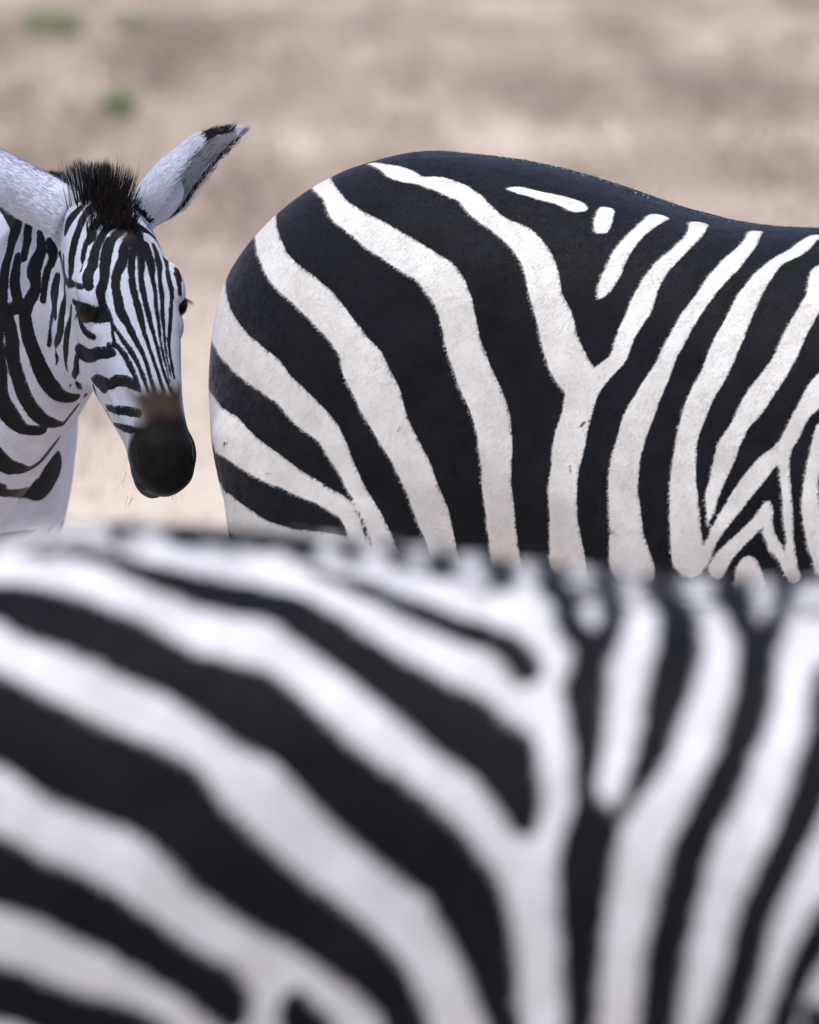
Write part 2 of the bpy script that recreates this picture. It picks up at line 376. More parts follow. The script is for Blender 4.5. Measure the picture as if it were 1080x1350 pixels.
MARKS_C = [[(.2657,-.01,1.2947,.006),(.2701,-.062,1.2908,.0046)],
 [(.3099,.0049,1.2922,.0202),(.3198,-.0555,1.2891,.0134)],
 [(.3362,.0125,1.2902,.0168),(.3473,-.0508,1.2874,.0112)],
 [(.3603,.0155,1.2885,.0135),(.373,-.053,1.2852,.0088)],
 [(.3864,.0202,1.2868,.0109),(.4028,-.07,1.2801,.0065)],
 [(.4237,.0021,1.285,.0058),(.4385,-.073,1.2759,.0036)],
 [(.4587,-.0088,1.2815,.0078),(.4706,-.0632,1.2749,.0047)],
 [(.4948,-.0018,1.2764,.0093),(.5019,-.0798,1.2677,.0044)],
 [(.5304,.004,1.2714,.0117),(.5444,-.0837,1.2616,.0057)],
 [(.5703,-.0044,1.2673,.0084),(.58,-.0763,1.2602,.0052)],
 [(.6081,-.0037,1.2639,.006),(.6148,-.071,1.2585,.0041)],
 [(.6512,.0029,1.261,.0113),(.6534,-.0664,1.2569,.0073)],
 [(.6985,.0105,1.2587,.0097),(.7078,-.0568,1.2556,.0065)],
 [(.7388,.0127,1.2574,.0052),(.7418,-.0637,1.254,.004)],
 [(.2098,-.0804,1.2842,.0019),(.2336,-.0866,1.2845,.0043),(.2601,-.096,1.2825,.0055),(.2786,-.1075,1.2784,.0056),(.3011,-.1195,1.2726,.0127),(.329,-.1309,1.2655,.0137),(.3579,-.1383,1.259,.0162),(.3883,-.1413,1.2549,.015),(.409,-.1503,1.2475,.0144),(.4277,-.161,1.238,.0157),(.4464,-.1724,1.2266,.0158),(.4693,-.1852,1.2132,.0171),(.4906,-.1931,1.2021,.0184),(.5111,-.201,1.1895,.0199),(.5296,-.2076,1.1794,.0233),(.5442,-.2151,1.1683,.0208),(.5593,-.2207,1.1602,.0215),(.5673,-.2286,1.146,.0166),(.5744,-.2362,1.1286,.0119),(.5778,-.2405,1.1155,.0066)],
 [(.4122,-.0921,1.274,.0014),(.4282,-.1015,1.2697,.002),(.4508,-.1129,1.263,.0081),(.4787,-.1264,1.254,.009),(.506,-.1386,1.2444,.0093),(.5336,-.1495,1.2355,.0108),(.5512,-.1547,1.2312,.0095),(.5649,-.1657,1.2227,.0093),(.5725,-.1774,1.2134,.008),(.5733,-.1823,1.2092,.0042)],
 [(.1792,-.1314,1.2552,.0118),(.1996,-.1407,1.255,.015),(.2314,-.157,1.2479,.0207),(.2598,-.169,1.2401,.0205),(.2875,-.1789,1.2314,.0202),(.3107,-.1882,1.2207,.0186),(.3335,-.1954,1.2109,.0167),(.3577,-.2015,1.2029,.0206),(.382,-.2102,1.1917,.0258),(.4022,-.2185,1.1807,.0236),(.4207,-.2248,1.1685,.0203),(.4392,-.2289,1.1524,.0206),(.4565,-.2308,1.1376,.0216),(.4755,-.2325,1.1231,.0242),(.4938,-.2342,1.1083,.0245),(.5125,-.2362,1.0936,.0246),(.5262,-.2385,1.0799,.0212),(.5385,-.2408,1.0656,.0222),(.5463,-.242,1.0475,.0203),(.5519,-.2425,1.0293,.0173),(.5581,-.2438,1.0067,.0134),(.5646,-.2458,.9774,.0097),(.5698,-.2472,.95,.0084)],
 [(.1906,-.2015,1.1867,.0261),(.2106,-.2096,1.1791,.026),(.236,-.2188,1.1656,.027),(.2636,-.2257,1.1525,.0282),(.2899,-.2297,1.142,.0273),(.3195,-.2328,1.1314,.028),(.337,-.2353,1.1201,.0267),(.3523,-.2387,1.1041,.0239),(.368,-.2397,1.0884,.024),(.3903,-.2388,1.0705,.0232),(.4099,-.2373,1.0572,.0205),(.433,-.237,1.0417,.0189),(.454,-.2364,1.0272,.0179),(.4722,-.236,1.0113,.0162),(.4854,-.2346,.9953,.0144),(.4949,-.2343,.9785,.0123),(.4997,-.2329,.956,.0108)],
 [(.195,-.2305,1.0781,.0229),(.2128,-.2337,1.0745,.0213),(.2372,-.2381,1.0659,.0179),(.259,-.2404,1.0576,.0183),(.2796,-.2416,1.0472,.0171),(.3034,-.2418,1.0341,.016),(.3277,-.2399,1.0174,.0135),(.3526,-.2381,1.0036,.014),(.3675,-.2355,.9918,.0152),(.3746,-.2335,.9803,.009),(.3734,-.2326,.9717,.0037)],
 [(.1943,-.2284,.9925,.0175),(.2134,-.2309,.9892,.0166),(.2436,-.2334,.9815,.0162),(.2703,-.2348,.9716,.0163),(.2983,-.2358,.9661,.0151),(.3189,-.2349,.9589,.013)],
 [(.4195,-.2345,.9873,.0066),(.4219,-.2332,.9771,.0119),(.4296,-.2316,.9651,.0147)],
 [(.3069,-.0338,1.2918,.0027),(.3375,-.041,1.2891,.0033),(.3685,-.0497,1.2859,.0033),(.399,-.0533,1.2833,.0027)],
 [(.493,-.0528,1.2736,.0023),(.503,-.0732,1.2689,.0023)],
 [(.5355,-.0637,1.2665,.0034),(.5481,-.0808,1.2619,.0034)],
 [(.5827,-.0638,1.2623,.0054),(.5907,-.1014,1.2527,.0059),(.6056,-.143,1.2349,.0089),(.6164,-.1583,1.226,.0095),(.6169,-.1752,1.2145,.0106),(.6152,-.1916,1.2007,.0121),(.6172,-.2052,1.1864,.0102),(.6201,-.2203,1.1663,.0065),(.6203,-.2343,1.1422,.0038),(.6227,-.2415,1.1255,.0066),(.6279,-.2465,1.1136,.0153),(.6246,-.2492,1.1023,.0163),(.6219,-.2539,1.0793,.0153),(.6211,-.2581,1.051,.013),(.6205,-.2588,1.0218,.0107),(.6196,-.2571,.9807,.008),(.6194,-.2578,.9524,.0057)],
 [(.6548,-.0178,1.2603,.0052),(.6628,-.0727,1.2553,.0104),(.674,-.1247,1.2405,.0116),(.6769,-.1521,1.2274,.0132),(.674,-.1821,1.2073,.0132),(.6712,-.2014,1.1904,.0105),(.6661,-.2211,1.1683,.0082),(.6621,-.2314,1.1547,.0068),(.6548,-.241,1.1377,.0032),(.6488,-.246,1.1248,.001)],
 [(.6145,-.0163,1.263,.004),(.6217,-.078,1.2566,.0043),(.6268,-.118,1.2446,.0053),(.6246,-.1475,1.2316,.0053),(.6231,-.1642,1.2219,.0049)],
 [(.6956,.001,1.259,.0071),(.7082,-.0729,1.2534,.0091),(.7183,-.117,1.2411,.0053),(.7307,-.1467,1.2276,.01),(.7317,-.1776,1.2081,.0107),(.7287,-.2024,1.186,.0107),(.7211,-.2251,1.1596,.0099),(.7126,-.2396,1.1381,.0104),(.7014,-.2505,1.1167,.0097),(.693,-.2579,1.0945,.0109),(.689,-.262,1.0756,.0106),(.6847,-.2656,1.0522,.0113),(.6779,-.2672,1.0144,.0108),(.6735,-.2662,.9808,.0103),(.6704,-.2663,.9545,.0097)],
 [(.7432,-.0303,1.2567,.0019),(.7427,-.0839,1.2498,.0032),(.739,-.1201,1.239,.0049),(.736,-.1373,1.232,.0072)],
 [(.7873,-.1677,1.212,.0131),(.7863,-.2062,1.178,.0121),(.7824,-.2216,1.1574,.0123),(.7716,-.2382,1.1304,.0097),(.7593,-.251,1.1014,.0091),(.7474,-.2603,1.0758,.0088),(.7384,-.267,1.0528,.0092),(.7343,-.2691,1.03,.0089),(.7284,-.2694,1.0041,.0091),(.7215,-.2701,.9821,.0088),(.7147,-.2713,.956,.0091)],
 [(.7908,-.2629,1.0554,.0089),(.7789,-.2657,1.0347,.007),(.7677,-.27,1.0077,.0064),(.7594,-.2723,.9844,.0061),(.7522,-.27,.9604,.0054)],
 [(.7836,-.2678,.9894,.0061),(.7794,-.2695,.97,.0047)]]
MARKS_A = [[(1.7187,-.3275,1.2879,.004),(1.7255,-.3453,1.2708,.0057),(1.7327,-.3581,1.2518,.0062),(1.7341,-.368,1.24,.0049),(1.7423,-.3767,1.2154,.0051),(1.7524,-.3794,1.1925,.0054),(1.7632,-.3752,1.1728,.0042),(1.7722,-.3716,1.155,.0031),(1.7812,-.368,1.1371,.0025),(1.7899,-.3668,1.1158,.0021),(1.7994,-.3664,1.0909,.0013)],
 [(1.7232,-.3257,1.2825,.0038),(1.7325,-.3368,1.2653,.0043),(1.7398,-.3467,1.2479,.0046),(1.7432,-.35,1.2395,.0036),(1.7523,-.3557,1.2184,.0045),(1.7644,-.358,1.1919,.0043),(1.7703,-.359,1.176,.003),(1.7773,-.3586,1.1582,.0024),(1.7859,-.3573,1.1368,.002),(1.7945,-.3559,1.1154,.0018),(1.8041,-.3543,1.0904,.0012)],
 [(1.7271,-.3206,1.2788,.0057),(1.7396,-.3285,1.2579,.0051),(1.7443,-.3336,1.2475,.0041),(1.7477,-.3376,1.2391,.0029),(1.7586,-.344,1.2145,.0036),(1.7686,-.3467,1.1915,.0031),(1.7765,-.3473,1.1702,.0025),(1.784,-.3473,1.1506,.002),(1.7917,-.3477,1.1293,.0017),(1.7999,-.3459,1.1079,.0016),(1.8063,-.3435,1.0899,.0013)],
 [(1.731,-.3115,1.2749,.0074),(1.7421,-.3154,1.2574,.0079),(1.7477,-.3174,1.2468,.0066),(1.7517,-.3208,1.2385,.0048),(1.7616,-.3261,1.2174,.0037),(1.7703,-.3327,1.1963,.0031),(1.7783,-.336,1.1733,.0026),(1.7858,-.3401,1.1503,.002),(1.7932,-.3414,1.129,.0017),(1.8006,-.3414,1.1076,.0016),(1.8066,-.3398,1.0897,.0011)],
 [(1.7303,-.295,1.2741,.0044),(1.7441,-.3003,1.2531,.0065),(1.756,-.3109,1.2309,.0039),(1.7645,-.316,1.2134,.0044),(1.7738,-.3246,1.1907,.0034),(1.7807,-.3293,1.1695,.0028),(1.7881,-.3346,1.1465,.0021),(1.7963,-.3367,1.1217,.0017),(1.8032,-.3362,1.1002,.0013)],
 [(1.7379,-.2819,1.2556,.0035),(1.7591,-.297,1.2304,.0024),(1.7653,-.2984,1.2125,.0024),(1.774,-.309,1.1899,.0031),(1.7812,-.3185,1.1689,.0026),(1.7875,-.3268,1.1497,.0021),(1.7942,-.3306,1.1285,.0019),(1.8008,-.3311,1.1071,.0014)],
 [(1.7579,-.2807,1.2419,.004),(1.7648,-.284,1.2314,.0049)],
 [(1.7611,-.286,1.2372,.0028),(1.7682,-.2869,1.223,.0027),(1.7702,-.2877,1.2122,.0027)],
 [(1.7268,-.3839,1.2332,.0056),(1.7334,-.3973,1.216,.006),(1.7355,-.3957,1.2016,.0047),(1.7415,-.3916,1.1908,.0024),(1.7471,-.391,1.1783,.0013),(1.7498,-.392,1.1659,.0012),(1.7525,-.3927,1.1534,.0022)],
 [(1.749,-.3904,1.1748,.0013),(1.7552,-.3877,1.1659,.0021),(1.7622,-.3846,1.1552,.0025),(1.7706,-.3805,1.1427,.0025),(1.7796,-.3768,1.1267,.0023),(1.7877,-.375,1.1089,.002),(1.7952,-.3738,1.0911,.0013)],
 [(1.7459,-.3963,1.1514,.0023),(1.7535,-.3926,1.1507,.0025),(1.7604,-.3893,1.1445,.0025),(1.7684,-.386,1.133,.0025),(1.7761,-.3836,1.1187,.0025),(1.7833,-.3821,1.1036,.0021),(1.7873,-.3819,1.093,.0017)],
 [(1.6843,-.3971,1.2038,.0025),(1.7079,-.4061,1.199,.0033),(1.7246,-.4079,1.1963,.0053),(1.7324,-.4003,1.1935,.0041),(1.7388,-.394,1.1899,.0031)],
 [(1.6985,-.4016,1.1966,.0096),(1.7169,-.4063,1.1931,.0128),(1.7273,-.4028,1.1898,.0111),(1.7355,-.3971,1.1863,.0086),(1.7421,-.3936,1.1828,.0038)],
 [(1.6985,-.4015,1.1848,.0025),(1.7045,-.4026,1.1733,.0044),(1.7178,-.4061,1.1638,.0041),(1.727,-.4047,1.1604,.0032)],
 [(1.6807,-.3846,1.1404,.0074),(1.6904,-.3855,1.1373,.0129),(1.7142,-.3946,1.1353,.009),(1.7331,-.3987,1.1397,.0082),(1.7442,-.3972,1.1402,.0082),(1.7522,-.3946,1.1399,.0048)],
 [(1.6765,-.3829,1.131,.0034),(1.6688,-.3767,1.1121,.0042),(1.6035,-.3038,1.0864,.0027),(1.5837,-.2695,1.0697,.0027),(1.5918,-.2621,1.0586,.0016)],
 [(1.6947,-.3718,1.1,.0048),(1.7219,-.3846,1.0985,.0134),(1.7444,-.3936,1.0996,.0077),(1.7601,-.3931,1.1052,.0077),(1.7699,-.3903,1.1049,.0077),(1.7779,-.3869,1.1009,.0063),(1.7832,-.3846,1.0951,.0033)],
 [(1.6891,-.3647,1.0924,.0025),(1.6818,-.3501,1.0766,.0019),(1.6869,-.3455,1.0642,.0013)],
 [(1.7169,-.369,1.0664,.0038),(1.7656,-.3917,1.0667,.0055),(1.7901,-.388,1.0645,.0046)],
 [(1.7071,-.3599,1.0612,.0022),(1.7136,-.3569,1.0477,.0014)],
 [(1.7227,-.3625,1.0453,.0019),(1.7717,-.3903,1.0433,.0045),(1.7977,-.3909,1.042,.0022)],
 [(1.6571,-.3443,1.328,.0029),(1.6594,-.3638,1.318,.0056),(1.653,-.3728,1.3045,.0084),(1.6506,-.3769,1.29,.0049)],
 [(1.6726,-.3447,1.3249,.0067),(1.6729,-.3634,1.3131,.0052),(1.6743,-.3754,1.2973,.0055),(1.6735,-.3838,1.2795,.0061),(1.6737,-.3893,1.2616,.0068),(1.676,-.3931,1.2437,.0065),(1.6758,-.3943,1.2302,.0029)],
 [(1.6912,-.3248,1.3194,.005),(1.6904,-.3502,1.3095,.0054),(1.69,-.3656,1.2975,.0065),(1.6935,-.3733,1.2853,.0063),(1.6914,-.3816,1.2747,.0035),(1.6934,-.3889,1.2588,.0033),(1.7022,-.4021,1.2435,.0022)],
 [(1.6997,-.3219,1.3123,.0038),(1.7013,-.3486,1.299,.0043),(1.703,-.3661,1.2835,.0043),(1.7045,-.377,1.2696,.0052),(1.7087,-.3866,1.2521,.006),(1.7179,-.4053,1.2353,.0064),(1.7226,-.4078,1.2257,.0051)],
 [(1.7117,-.3228,1.2983,.0044),(1.7116,-.3516,1.285,.0061),(1.7153,-.366,1.2695,.0079),(1.7206,-.3755,1.2521,.0073),(1.726,-.3838,1.2346,.007),(1.7323,-.3943,1.2209,.0071)],
 [(1.6693,-.3914,1.227,.0056),(1.7004,-.408,1.2256,.0033),(1.7134,-.4112,1.2245,.0026)],
 [(1.6961,-.2931,1.3227,.0016),(1.7059,-.2876,1.3138,.0033),(1.7099,-.2786,1.3044,.0031)],
 [(1.7145,-.3073,1.2977,.0054),(1.7191,-.2936,1.29,.0033),(1.7213,-.2802,1.2785,.0031),(1.7281,-.2742,1.2694,.0024)],
 [(1.7081,-.3137,1.305,.0094),(1.7197,-.3181,1.2893,.0122),(1.7271,-.3206,1.2788,.009)],
 [(1.676,-.3925,1.1969,.0033),(1.6628,-.3849,1.1668,.0056),(1.6553,-.3815,1.139,.0066),(1.6433,-.3676,1.1121,.0028),(1.5982,-.3135,1.0849,.0023)],
 [(1.6551,-.383,1.2227,.0031),(1.6516,-.3815,1.1934,.0047),(1.6479,-.3823,1.166,.0047)],
 [(1.6284,-.3757,1.1893,.0047),(1.6139,-.3667,1.1636,.004),(1.6021,-.3577,1.1406,.0017)],
 [(1.6512,-.3809,1.1988,.0065),(1.6452,-.3815,1.1631,.0083),(1.6097,-.3499,1.1296,.0036),(1.6021,-.3438,1.1152,.0016)],
 [(1.6093,-.3657,1.2778,.0038),(1.6222,-.3686,1.2585,.0053),(1.6181,-.3696,1.2474,.0048)],
 [(1.6324,-.3673,1.2625,.0032),(1.6451,-.3767,1.2471,.0039),(1.6641,-.3886,1.2285,.0042)],
 [(1.5899,-.3622,1.2894,.0054),(1.5987,-.3683,1.2653,.0099),(1.5895,-.3722,1.2403,.0125),(1.5939,-.3733,1.2188,.0096),(1.5817,-.3742,1.1966,.0098),(1.574,-.3734,1.1785,.0108),(1.5754,-.3683,1.1508,.0113),(1.5798,-.3554,1.1174,.0121),(1.5803,-.3362,1.0889,.0132),(1.5816,-.314,1.0712,.0112),(1.5851,-.2931,1.0674,.0095)],
 [(1.5573,-.3688,1.2542,.0073),(1.5568,-.3742,1.2234,.0098),(1.5646,-.3753,1.1927,.01),(1.5453,-.3752,1.1827,.0097),(1.5481,-.3716,1.1525,.0117),(1.5424,-.3621,1.116,.0123),(1.5412,-.3465,1.082,.012),(1.5393,-.3249,1.0531,.0123),(1.5406,-.2987,1.0345,.0115),(1.5422,-.2695,1.0301,.0043),(1.5727,-.2724,1.0573,.0026)],
 [(1.4644,-.2999,1.316,.0094),(1.5212,-.3404,1.3013,.01),(1.5384,-.3537,1.287,.0119),(1.5391,-.3634,1.2657,.0086),(1.5362,-.3708,1.2379,.0091),(1.5357,-.3748,1.2069,.0097),(1.5367,-.3747,1.1759,.0084),(1.5244,-.3728,1.1597,.012),(1.5149,-.3614,1.1091,.0134),(1.5035,-.3441,1.0661,.0142),(1.503,-.3298,1.0432,.0171),(1.5075,-.3128,1.0258,.0125),(1.5228,-.295,1.0215,.0109)],
 [(1.5617,-.3531,1.2957,.0086),(1.5689,-.3641,1.2732,.0082),(1.5687,-.3694,1.2548,.0073)],
 [(1.6123,-.3676,1.2689,.0044),(1.618,-.3691,1.2568,.0044),(1.61,-.3711,1.2318,.005),(1.6046,-.371,1.2005,.004)],
 [(1.6287,-.3682,1.2325,.0057),(1.6268,-.3727,1.2078,.0102),(1.6334,-.3778,1.1805,.0045)],
 [(1.6492,-.3791,1.2586,.004),(1.6576,-.3849,1.2283,.004)],
 [(1.4454,-.3047,.9915,.0166),(1.4453,-.2889,.9766,.0178),(1.4495,-.2694,.9667,.0163),(1.4559,-.2442,.9647,.0075),(1.4727,-.2375,.9772,.0058),(1.5029,-.2447,1.0007,.0047),(1.5149,-.2472,1.0107,.0028)],
 [(1.3979,-.2565,.9356,.0211),(1.3993,-.242,.9306,.0111),(1.3999,-.2187,.9277,.0112),(1.223,-.0088,.9073,.012),(1.2233,.0195,.9092,.0209),(1.2296,.0316,.9288,.0228),(1.2368,.0353,.9533,.0071)]]
# ------------------------------------------------------------------ materials
def new_mat(name):
    m = bpy.data.materials.new(name); m.use_nodes = True
    nt = m.node_tree; b = nt.nodes["Principled BSDF"]
    return m, nt, b

def nd(nt, kind, **kw):
    n = nt.nodes.new(kind)
    for k, v in kw.items(): setattr(n, k, v)
    return n

def mixc(nt, fac, a, b):
    m = nd(nt, "ShaderNodeMix", data_type='RGBA')
    for sock, val in ((m.inputs[0], fac), (m.inputs[6], a), (m.inputs[7], b)):
        if hasattr(val, "links") or isinstance(val, bpy.types.NodeSocket): nt.links.new(val, sock)
        else: sock.default_value = val
    return m.outputs[2]

def ramp(nt, sock, lo, hi):
    m = nd(nt, "ShaderNodeMapRange", interpolation_type='SMOOTHSTEP', clamp=True)
    nt.links.new(sock, m.inputs[0]); m.inputs[1].default_value = lo; m.inputs[2].default_value = hi
    return m.outputs[0]

def attr(nt, name):
    a = nd(nt, "ShaderNodeAttribute", attribute_name=name); return a.outputs["Fac"]

def coat_material(name, white, black, edge=0.0012, rag=0.0016, sheen=.12):
    """mark > 0 is white hair, < 0 black hair (metres from the stripe's edge)"""
    m, nt, b = new_mat(name)
    tc = nd(nt, "ShaderNodeTexCoord")
    n1 = nd(nt, "ShaderNodeTexNoise"); n1.inputs["Scale"].default_value = 260; n1.inputs["Detail"].default_value = 4
    nt.links.new(tc.outputs["Object"], n1.inputs["Vector"])
    off = nd(nt, "ShaderNodeMath", operation='MULTIPLY_ADD'); nt.links.new(n1.outputs[0], off.inputs[0])
    off.inputs[1].default_value = rag * 2; off.inputs[2].default_value = -rag
    sm = nd(nt, "ShaderNodeMath", operation='ADD'); nt.links.new(off.outputs[0], sm.inputs[0]); nt.links.new(attr(nt, "mark"), sm.inputs[1])
    k = ramp(nt, sm.outputs[0], -edge, edge)
    # uneven tone of the coat: dust in the white, brown bleaching in the black
    n2 = nd(nt, "ShaderNodeTexNoise"); n2.inputs["Scale"].default_value = 14; n2.inputs["Detail"].default_value = 6; n2.inputs["Roughness"].default_value = .65
    nt.links.new(tc.outputs["Object"], n2.inputs["Vector"])
    t = ramp(nt, n2.outputs[0], .40, .70)
    tone = attr(nt, "tone")
    wcol = mixc(nt, t, white, tuple(c * f for c, f in zip(white[:3], (.80, .78, .745))) + (1,))
    wcol = mixc(nt, tone, tuple(c * .74 for c in white[:3]) + (1,), wcol)
    bcol = mixc(nt, t, black, tuple(c * f for c, f in zip(black[:3], (2.9, 2.5, 2.1))) + (1,))
    bcol = mixc(nt, tone, bcol, tuple(c * 2.6 for c in black[:3]) + (1,))
    col = mixc(nt, k, bcol, wcol)
    br = ramp(nt, attr(nt, "brown"), -.010, .020)
    col = mixc(nt, br, col, (.050, .034, .026, 1))
    mz = ramp(nt, attr(nt, "muzzle"), -.013, .014)
    lip_sheen = mixc(nt, ramp(nt, attr(nt, "lip_sheen"), 0, 1), (.0065, .006, .0068, 1), (.050, .053, .062, 1))  # grey-blue sheen on the lip painted in as lighter skin colour
    col = mixc(nt, mz, col, lip_sheen)
    nt.links.new(col, b.inputs["Base Color"])
    n3 = nd(nt, "ShaderNodeTexNoise"); n3.inputs["Scale"].default_value = 420; n3.inputs["Detail"].default_value = 3
    nt.links.new(tc.outputs["Object"], n3.inputs["Vector"])
    bp = nd(nt, "ShaderNodeBump"); bp.inputs["Strength"].default_value = .12; bp.inputs["Distance"].default_value = .002
    nt.links.new(n3.outputs[0], bp.inputs["Height"]); nt.links.new(bp.outputs[0], b.inputs["Normal"])
    b.inputs["Roughness"].default_value = .65
    b.inputs["Specular IOR Level"].default_value = .07
    b.inputs["Sheen Weight"].default_value = sheen; b.inputs["Sheen Roughness"].default_value = .35; b.inputs["Sheen Tint"].default_value = (.75, .78, 1, 1)
    rr = nd(nt, "ShaderNodeMapRange"); nt.links.new(mz, rr.inputs[0]); rr.inputs[3].default_value = .65; rr.inputs[4].default_value = .6; nt.links.new(rr.outputs[0], b.inputs["Roughness"])
    return m

def simple_mat(name, col, rough=.6, spec=.4, coat=0):
    m, nt, b = new_mat(name)
    tc = nd(nt, "ShaderNodeTexCoord"); n = nd(nt, "ShaderNodeTexNoise"); n.inputs["Scale"].default_value = 60
    nt.links.new(tc.outputs["Object"], n.inputs["Vector"])
    c = mixc(nt, n.outputs[0], tuple(x * .7 for x in col[:3]) + (1,), tuple(x * 1.3 for x in col[:3]) + (1,))
    nt.links.new(c, b.inputs["Base Color"])
    b.inputs["Roughness"].default_value = rough; b.inputs["Specular IOR Level"].default_value = spec
    b.inputs["Coat Weight"].default_value = coat; b.inputs["Coat Roughness"].default_value = .05
    return m

BLACK = (.0040, .0045, .0063, 1)
MAT_COAT = {'A': coat_material("striped_coat_shade_blue", (.55, .585, .71, 1), BLACK, .0009, .0012),  # bluish shade put into the white of this coat
            'B': coat_material("striped_coat_cream", (.83, .815, .79, 1), BLACK, sheen=.28),
            'C': coat_material("striped_coat_white", (.83, .825, .85, 1), BLACK, sheen=.06)}
MAT_EYE = simple_mat("eye_dark", (.003, .0025, .002, 1), .35, .15, 0)
MAT_LASH = simple_mat("lash_hair", (.012, .011, .012, 1), .6)

# ------------------------------------------------------------------ coat markings
def chain(marks, step=.002, grow=0.0):
    """stripe tables -> list of sphere chains (n,4)"""
    out = []
    for st in marks:
        a = np.asarray(st, float)
        if a[:, 3].max() < .0065 or step > .0015: a = a + np.array([0, 0, 0, grow])
        d = np.concatenate([[0], np.cumsum(np.maximum(np.linalg.norm(np.diff(a[:, :3], axis=0), axis=1), 1e-4))])
        out.append(interp(np.linspace(0, d[-1], max(3, int(d[-1] / step))), np.column_stack([d, a])))
    return out

def dist_to(P, chains, far=.03):
    """signed distance of points to the union of stripes, negative inside"""
    D = np.full(len(P), far)
    for c in chains:
        m = c[:, 3].max() + far
        lo, hi = c[:, :3].min(0) - m, c[:, :3].max(0) + m
        idx = np.where(np.all((P > lo) & (P < hi), axis=1))[0]
        for k in range(0, len(idx), 6000):
            i = idx[k:k + 6000]
            q = np.sqrt(((P[i][:, None, :] - c[None, :, :3]) ** 2).sum(-1)) - c[None, :, 3]
            D[i] = np.minimum(D[i], q.min(1))
    return D

CH = {'A': chain(MARKS_A, .0012, .0011), 'B': chain(MARKS_B), 'C': chain(MARKS_C, .002, .0043)}
CH_FLECK = chain(FLECKS_B, .001)

def bars(P, head):
    """stripes of the parts that were not drawn one by one: flank, rump, neck, legs and face"""
    x, y, z = P.T
    wob = vnoise(P, .16, 5) * .55 + vnoise(P, .05, 6) * .16
    def wave(ph, lam): return np.sin(ph + wob) * lam / 6.283
    flank = wave((x + .22 * (z - 1.0)) * 6.283 / .085, .085)
    ang = np.arctan2(x - .58, z - .50); rad = np.hypot(x - .58, z - .50)
    rump = wave(ang * 11.5, .1) * np.clip(rad / .5, .3, 1.2)
    t = np.clip((x - .50) / .12, 0, 1)
    body = np.where(x < .56, rump, flank)
    legs = wave(z * 6.283 / .060, .06)
    out = np.where(z < .66, legs, body)
    out = np.where((z > .58) & (z < .75) & (x > .38) & (x < .94), np.abs(y) * 0 + np.where(z < .70, .01, out), out)
    out = np.where(z < .05, -.02, out)
    O, T, V, U, k = head
    neck = (x > 1.06) & (z > .78)
    d = unit(O - np.array([1.05, 0, .98])); s = (P - np.array([1.05, 0, .98])) @ d
    out = np.where(neck, wave(s * 6.283 / .062, .062), out)
    h = (P - O) / k; ht, hu, hv = h @ T, h @ U, h @ V
    ish = (ht > -.02) & (ht < .45) & (np.abs(hu) < .11) & (hv > -.14) & (hv < .09)
    face = wave(np.arctan2(hu, hv + .05) * 14, .012)
    out = np.where(ish, face, out)
    return out

def nose(ht, hu, hv, ish):
    """brown saddle above the nostrils and the dark muzzle"""
    t0 = .308 + .052 * np.clip((.022 - hv) / .05, 0, 1) + .003 * np.sin(hu * 160)
    mz = np.where(ish, ht - t0, -.1)
    br = np.where(ish, np.minimum(np.minimum(ht - t0 + .046 + .002 * np.sin(hu * 420), .05 - np.abs(hu)), (hv - .024) * 1.5), -.1)
    return br, mz

def mark_of(which, P, head, N=None, Mw=None):
    """mark, brown, muzzle at local points"""
    O, T, V, U, k = head
    h = (P - O) / k; ht, hu, hv = h @ T, h @ U, h @ V
    ish = (ht > -.02) & (ht < .45) & (np.abs(hu) < .11) & (hv > -.15) & (hv < .09)
    base = bars(P, head)
    if which in 'BC':
        Q = P * np.array([1, 0, 1]) + np.array([0, -1, 0]) * np.abs(P)[:, [1]] * 1.0
        Q[:, 1] = -np.abs(P[:, 1])
        d = dist_to(Q, CH[which]); wob = vnoise(P, .022, 71) * .0013 + vnoise(P, .008, 72) * .0006
        if which == 'B':
            d = d + wob
            cover = (P[:, 0] < .785 + .44 * np.abs(P[:, 1])) & (P[:, 2] > .785)
            out = np.where(cover, np.minimum(-d, dist_to(Q, CH_FLECK, .012)), base)
        else:
            d = d + wob
            cover = (P[:, 0] < .80) & (P[:, 2] > .942) & (P[:, 0] > .17)
            out = np.where(cover, d, base)
            salt = vnoise(P, .006, 63) * .006 + .0012 * vnoise(P, .05, 64)
            gw = np.clip((np.abs(P[:, 1]) - .085) / .06 + .35 * vnoise(P, .035, 65), 0, 1)
            out = np.where((P[:, 2] > 1.15) & (P[:, 0] > .1) & (P[:, 0] < 1.0), out * gw + np.clip(out, -.004, .0014) * (1 - gw) + salt * (1 - gw), out)
            ridge = (np.abs(P[:, 1]) - .011 + .005 * vnoise(P, .03, 61))
            out = np.where((P[:, 2] > 1.15) & (P[:, 0] > .1) & (P[:, 0] < 1.0), np.minimum(out, ridge + .012 * (vnoise(P, .06, 62) > -.25)), out)
        return (out,) + nose(ht, hu, hv, ish)
    # A: what was drawn on the side that was seen, mirrored across the face for the other side
    seen = np.einsum('ij,ij->i', N, SIDE_A - P) > 0
    Q = np.where((ish & ~seen)[:, None], P - 2 * k * hu[:, None] * U, P)
    d = dist_to(Q, CH['A']) + vnoise(Q, .011, 71) * .0008 + vnoise(Q, .004, 72) * .0004
    W = P @ np.array(MAT_A)[:3, :3].T + np.array(MAT_A)[:3, 3]
    cover = (W[:, 0] > -.515) & (W[:, 2] > .79) & (seen | ish)
    br, mz = nose(ht, hu, hv, ish)
    whorl = .016 - np.sqrt((ht - .045) ** 2 + hu ** 2) if which == 'A' else br
    return np.where(cover, d, base), np.maximum(br, np.where(ish & (hv > 0), whorl, -.1)), mz

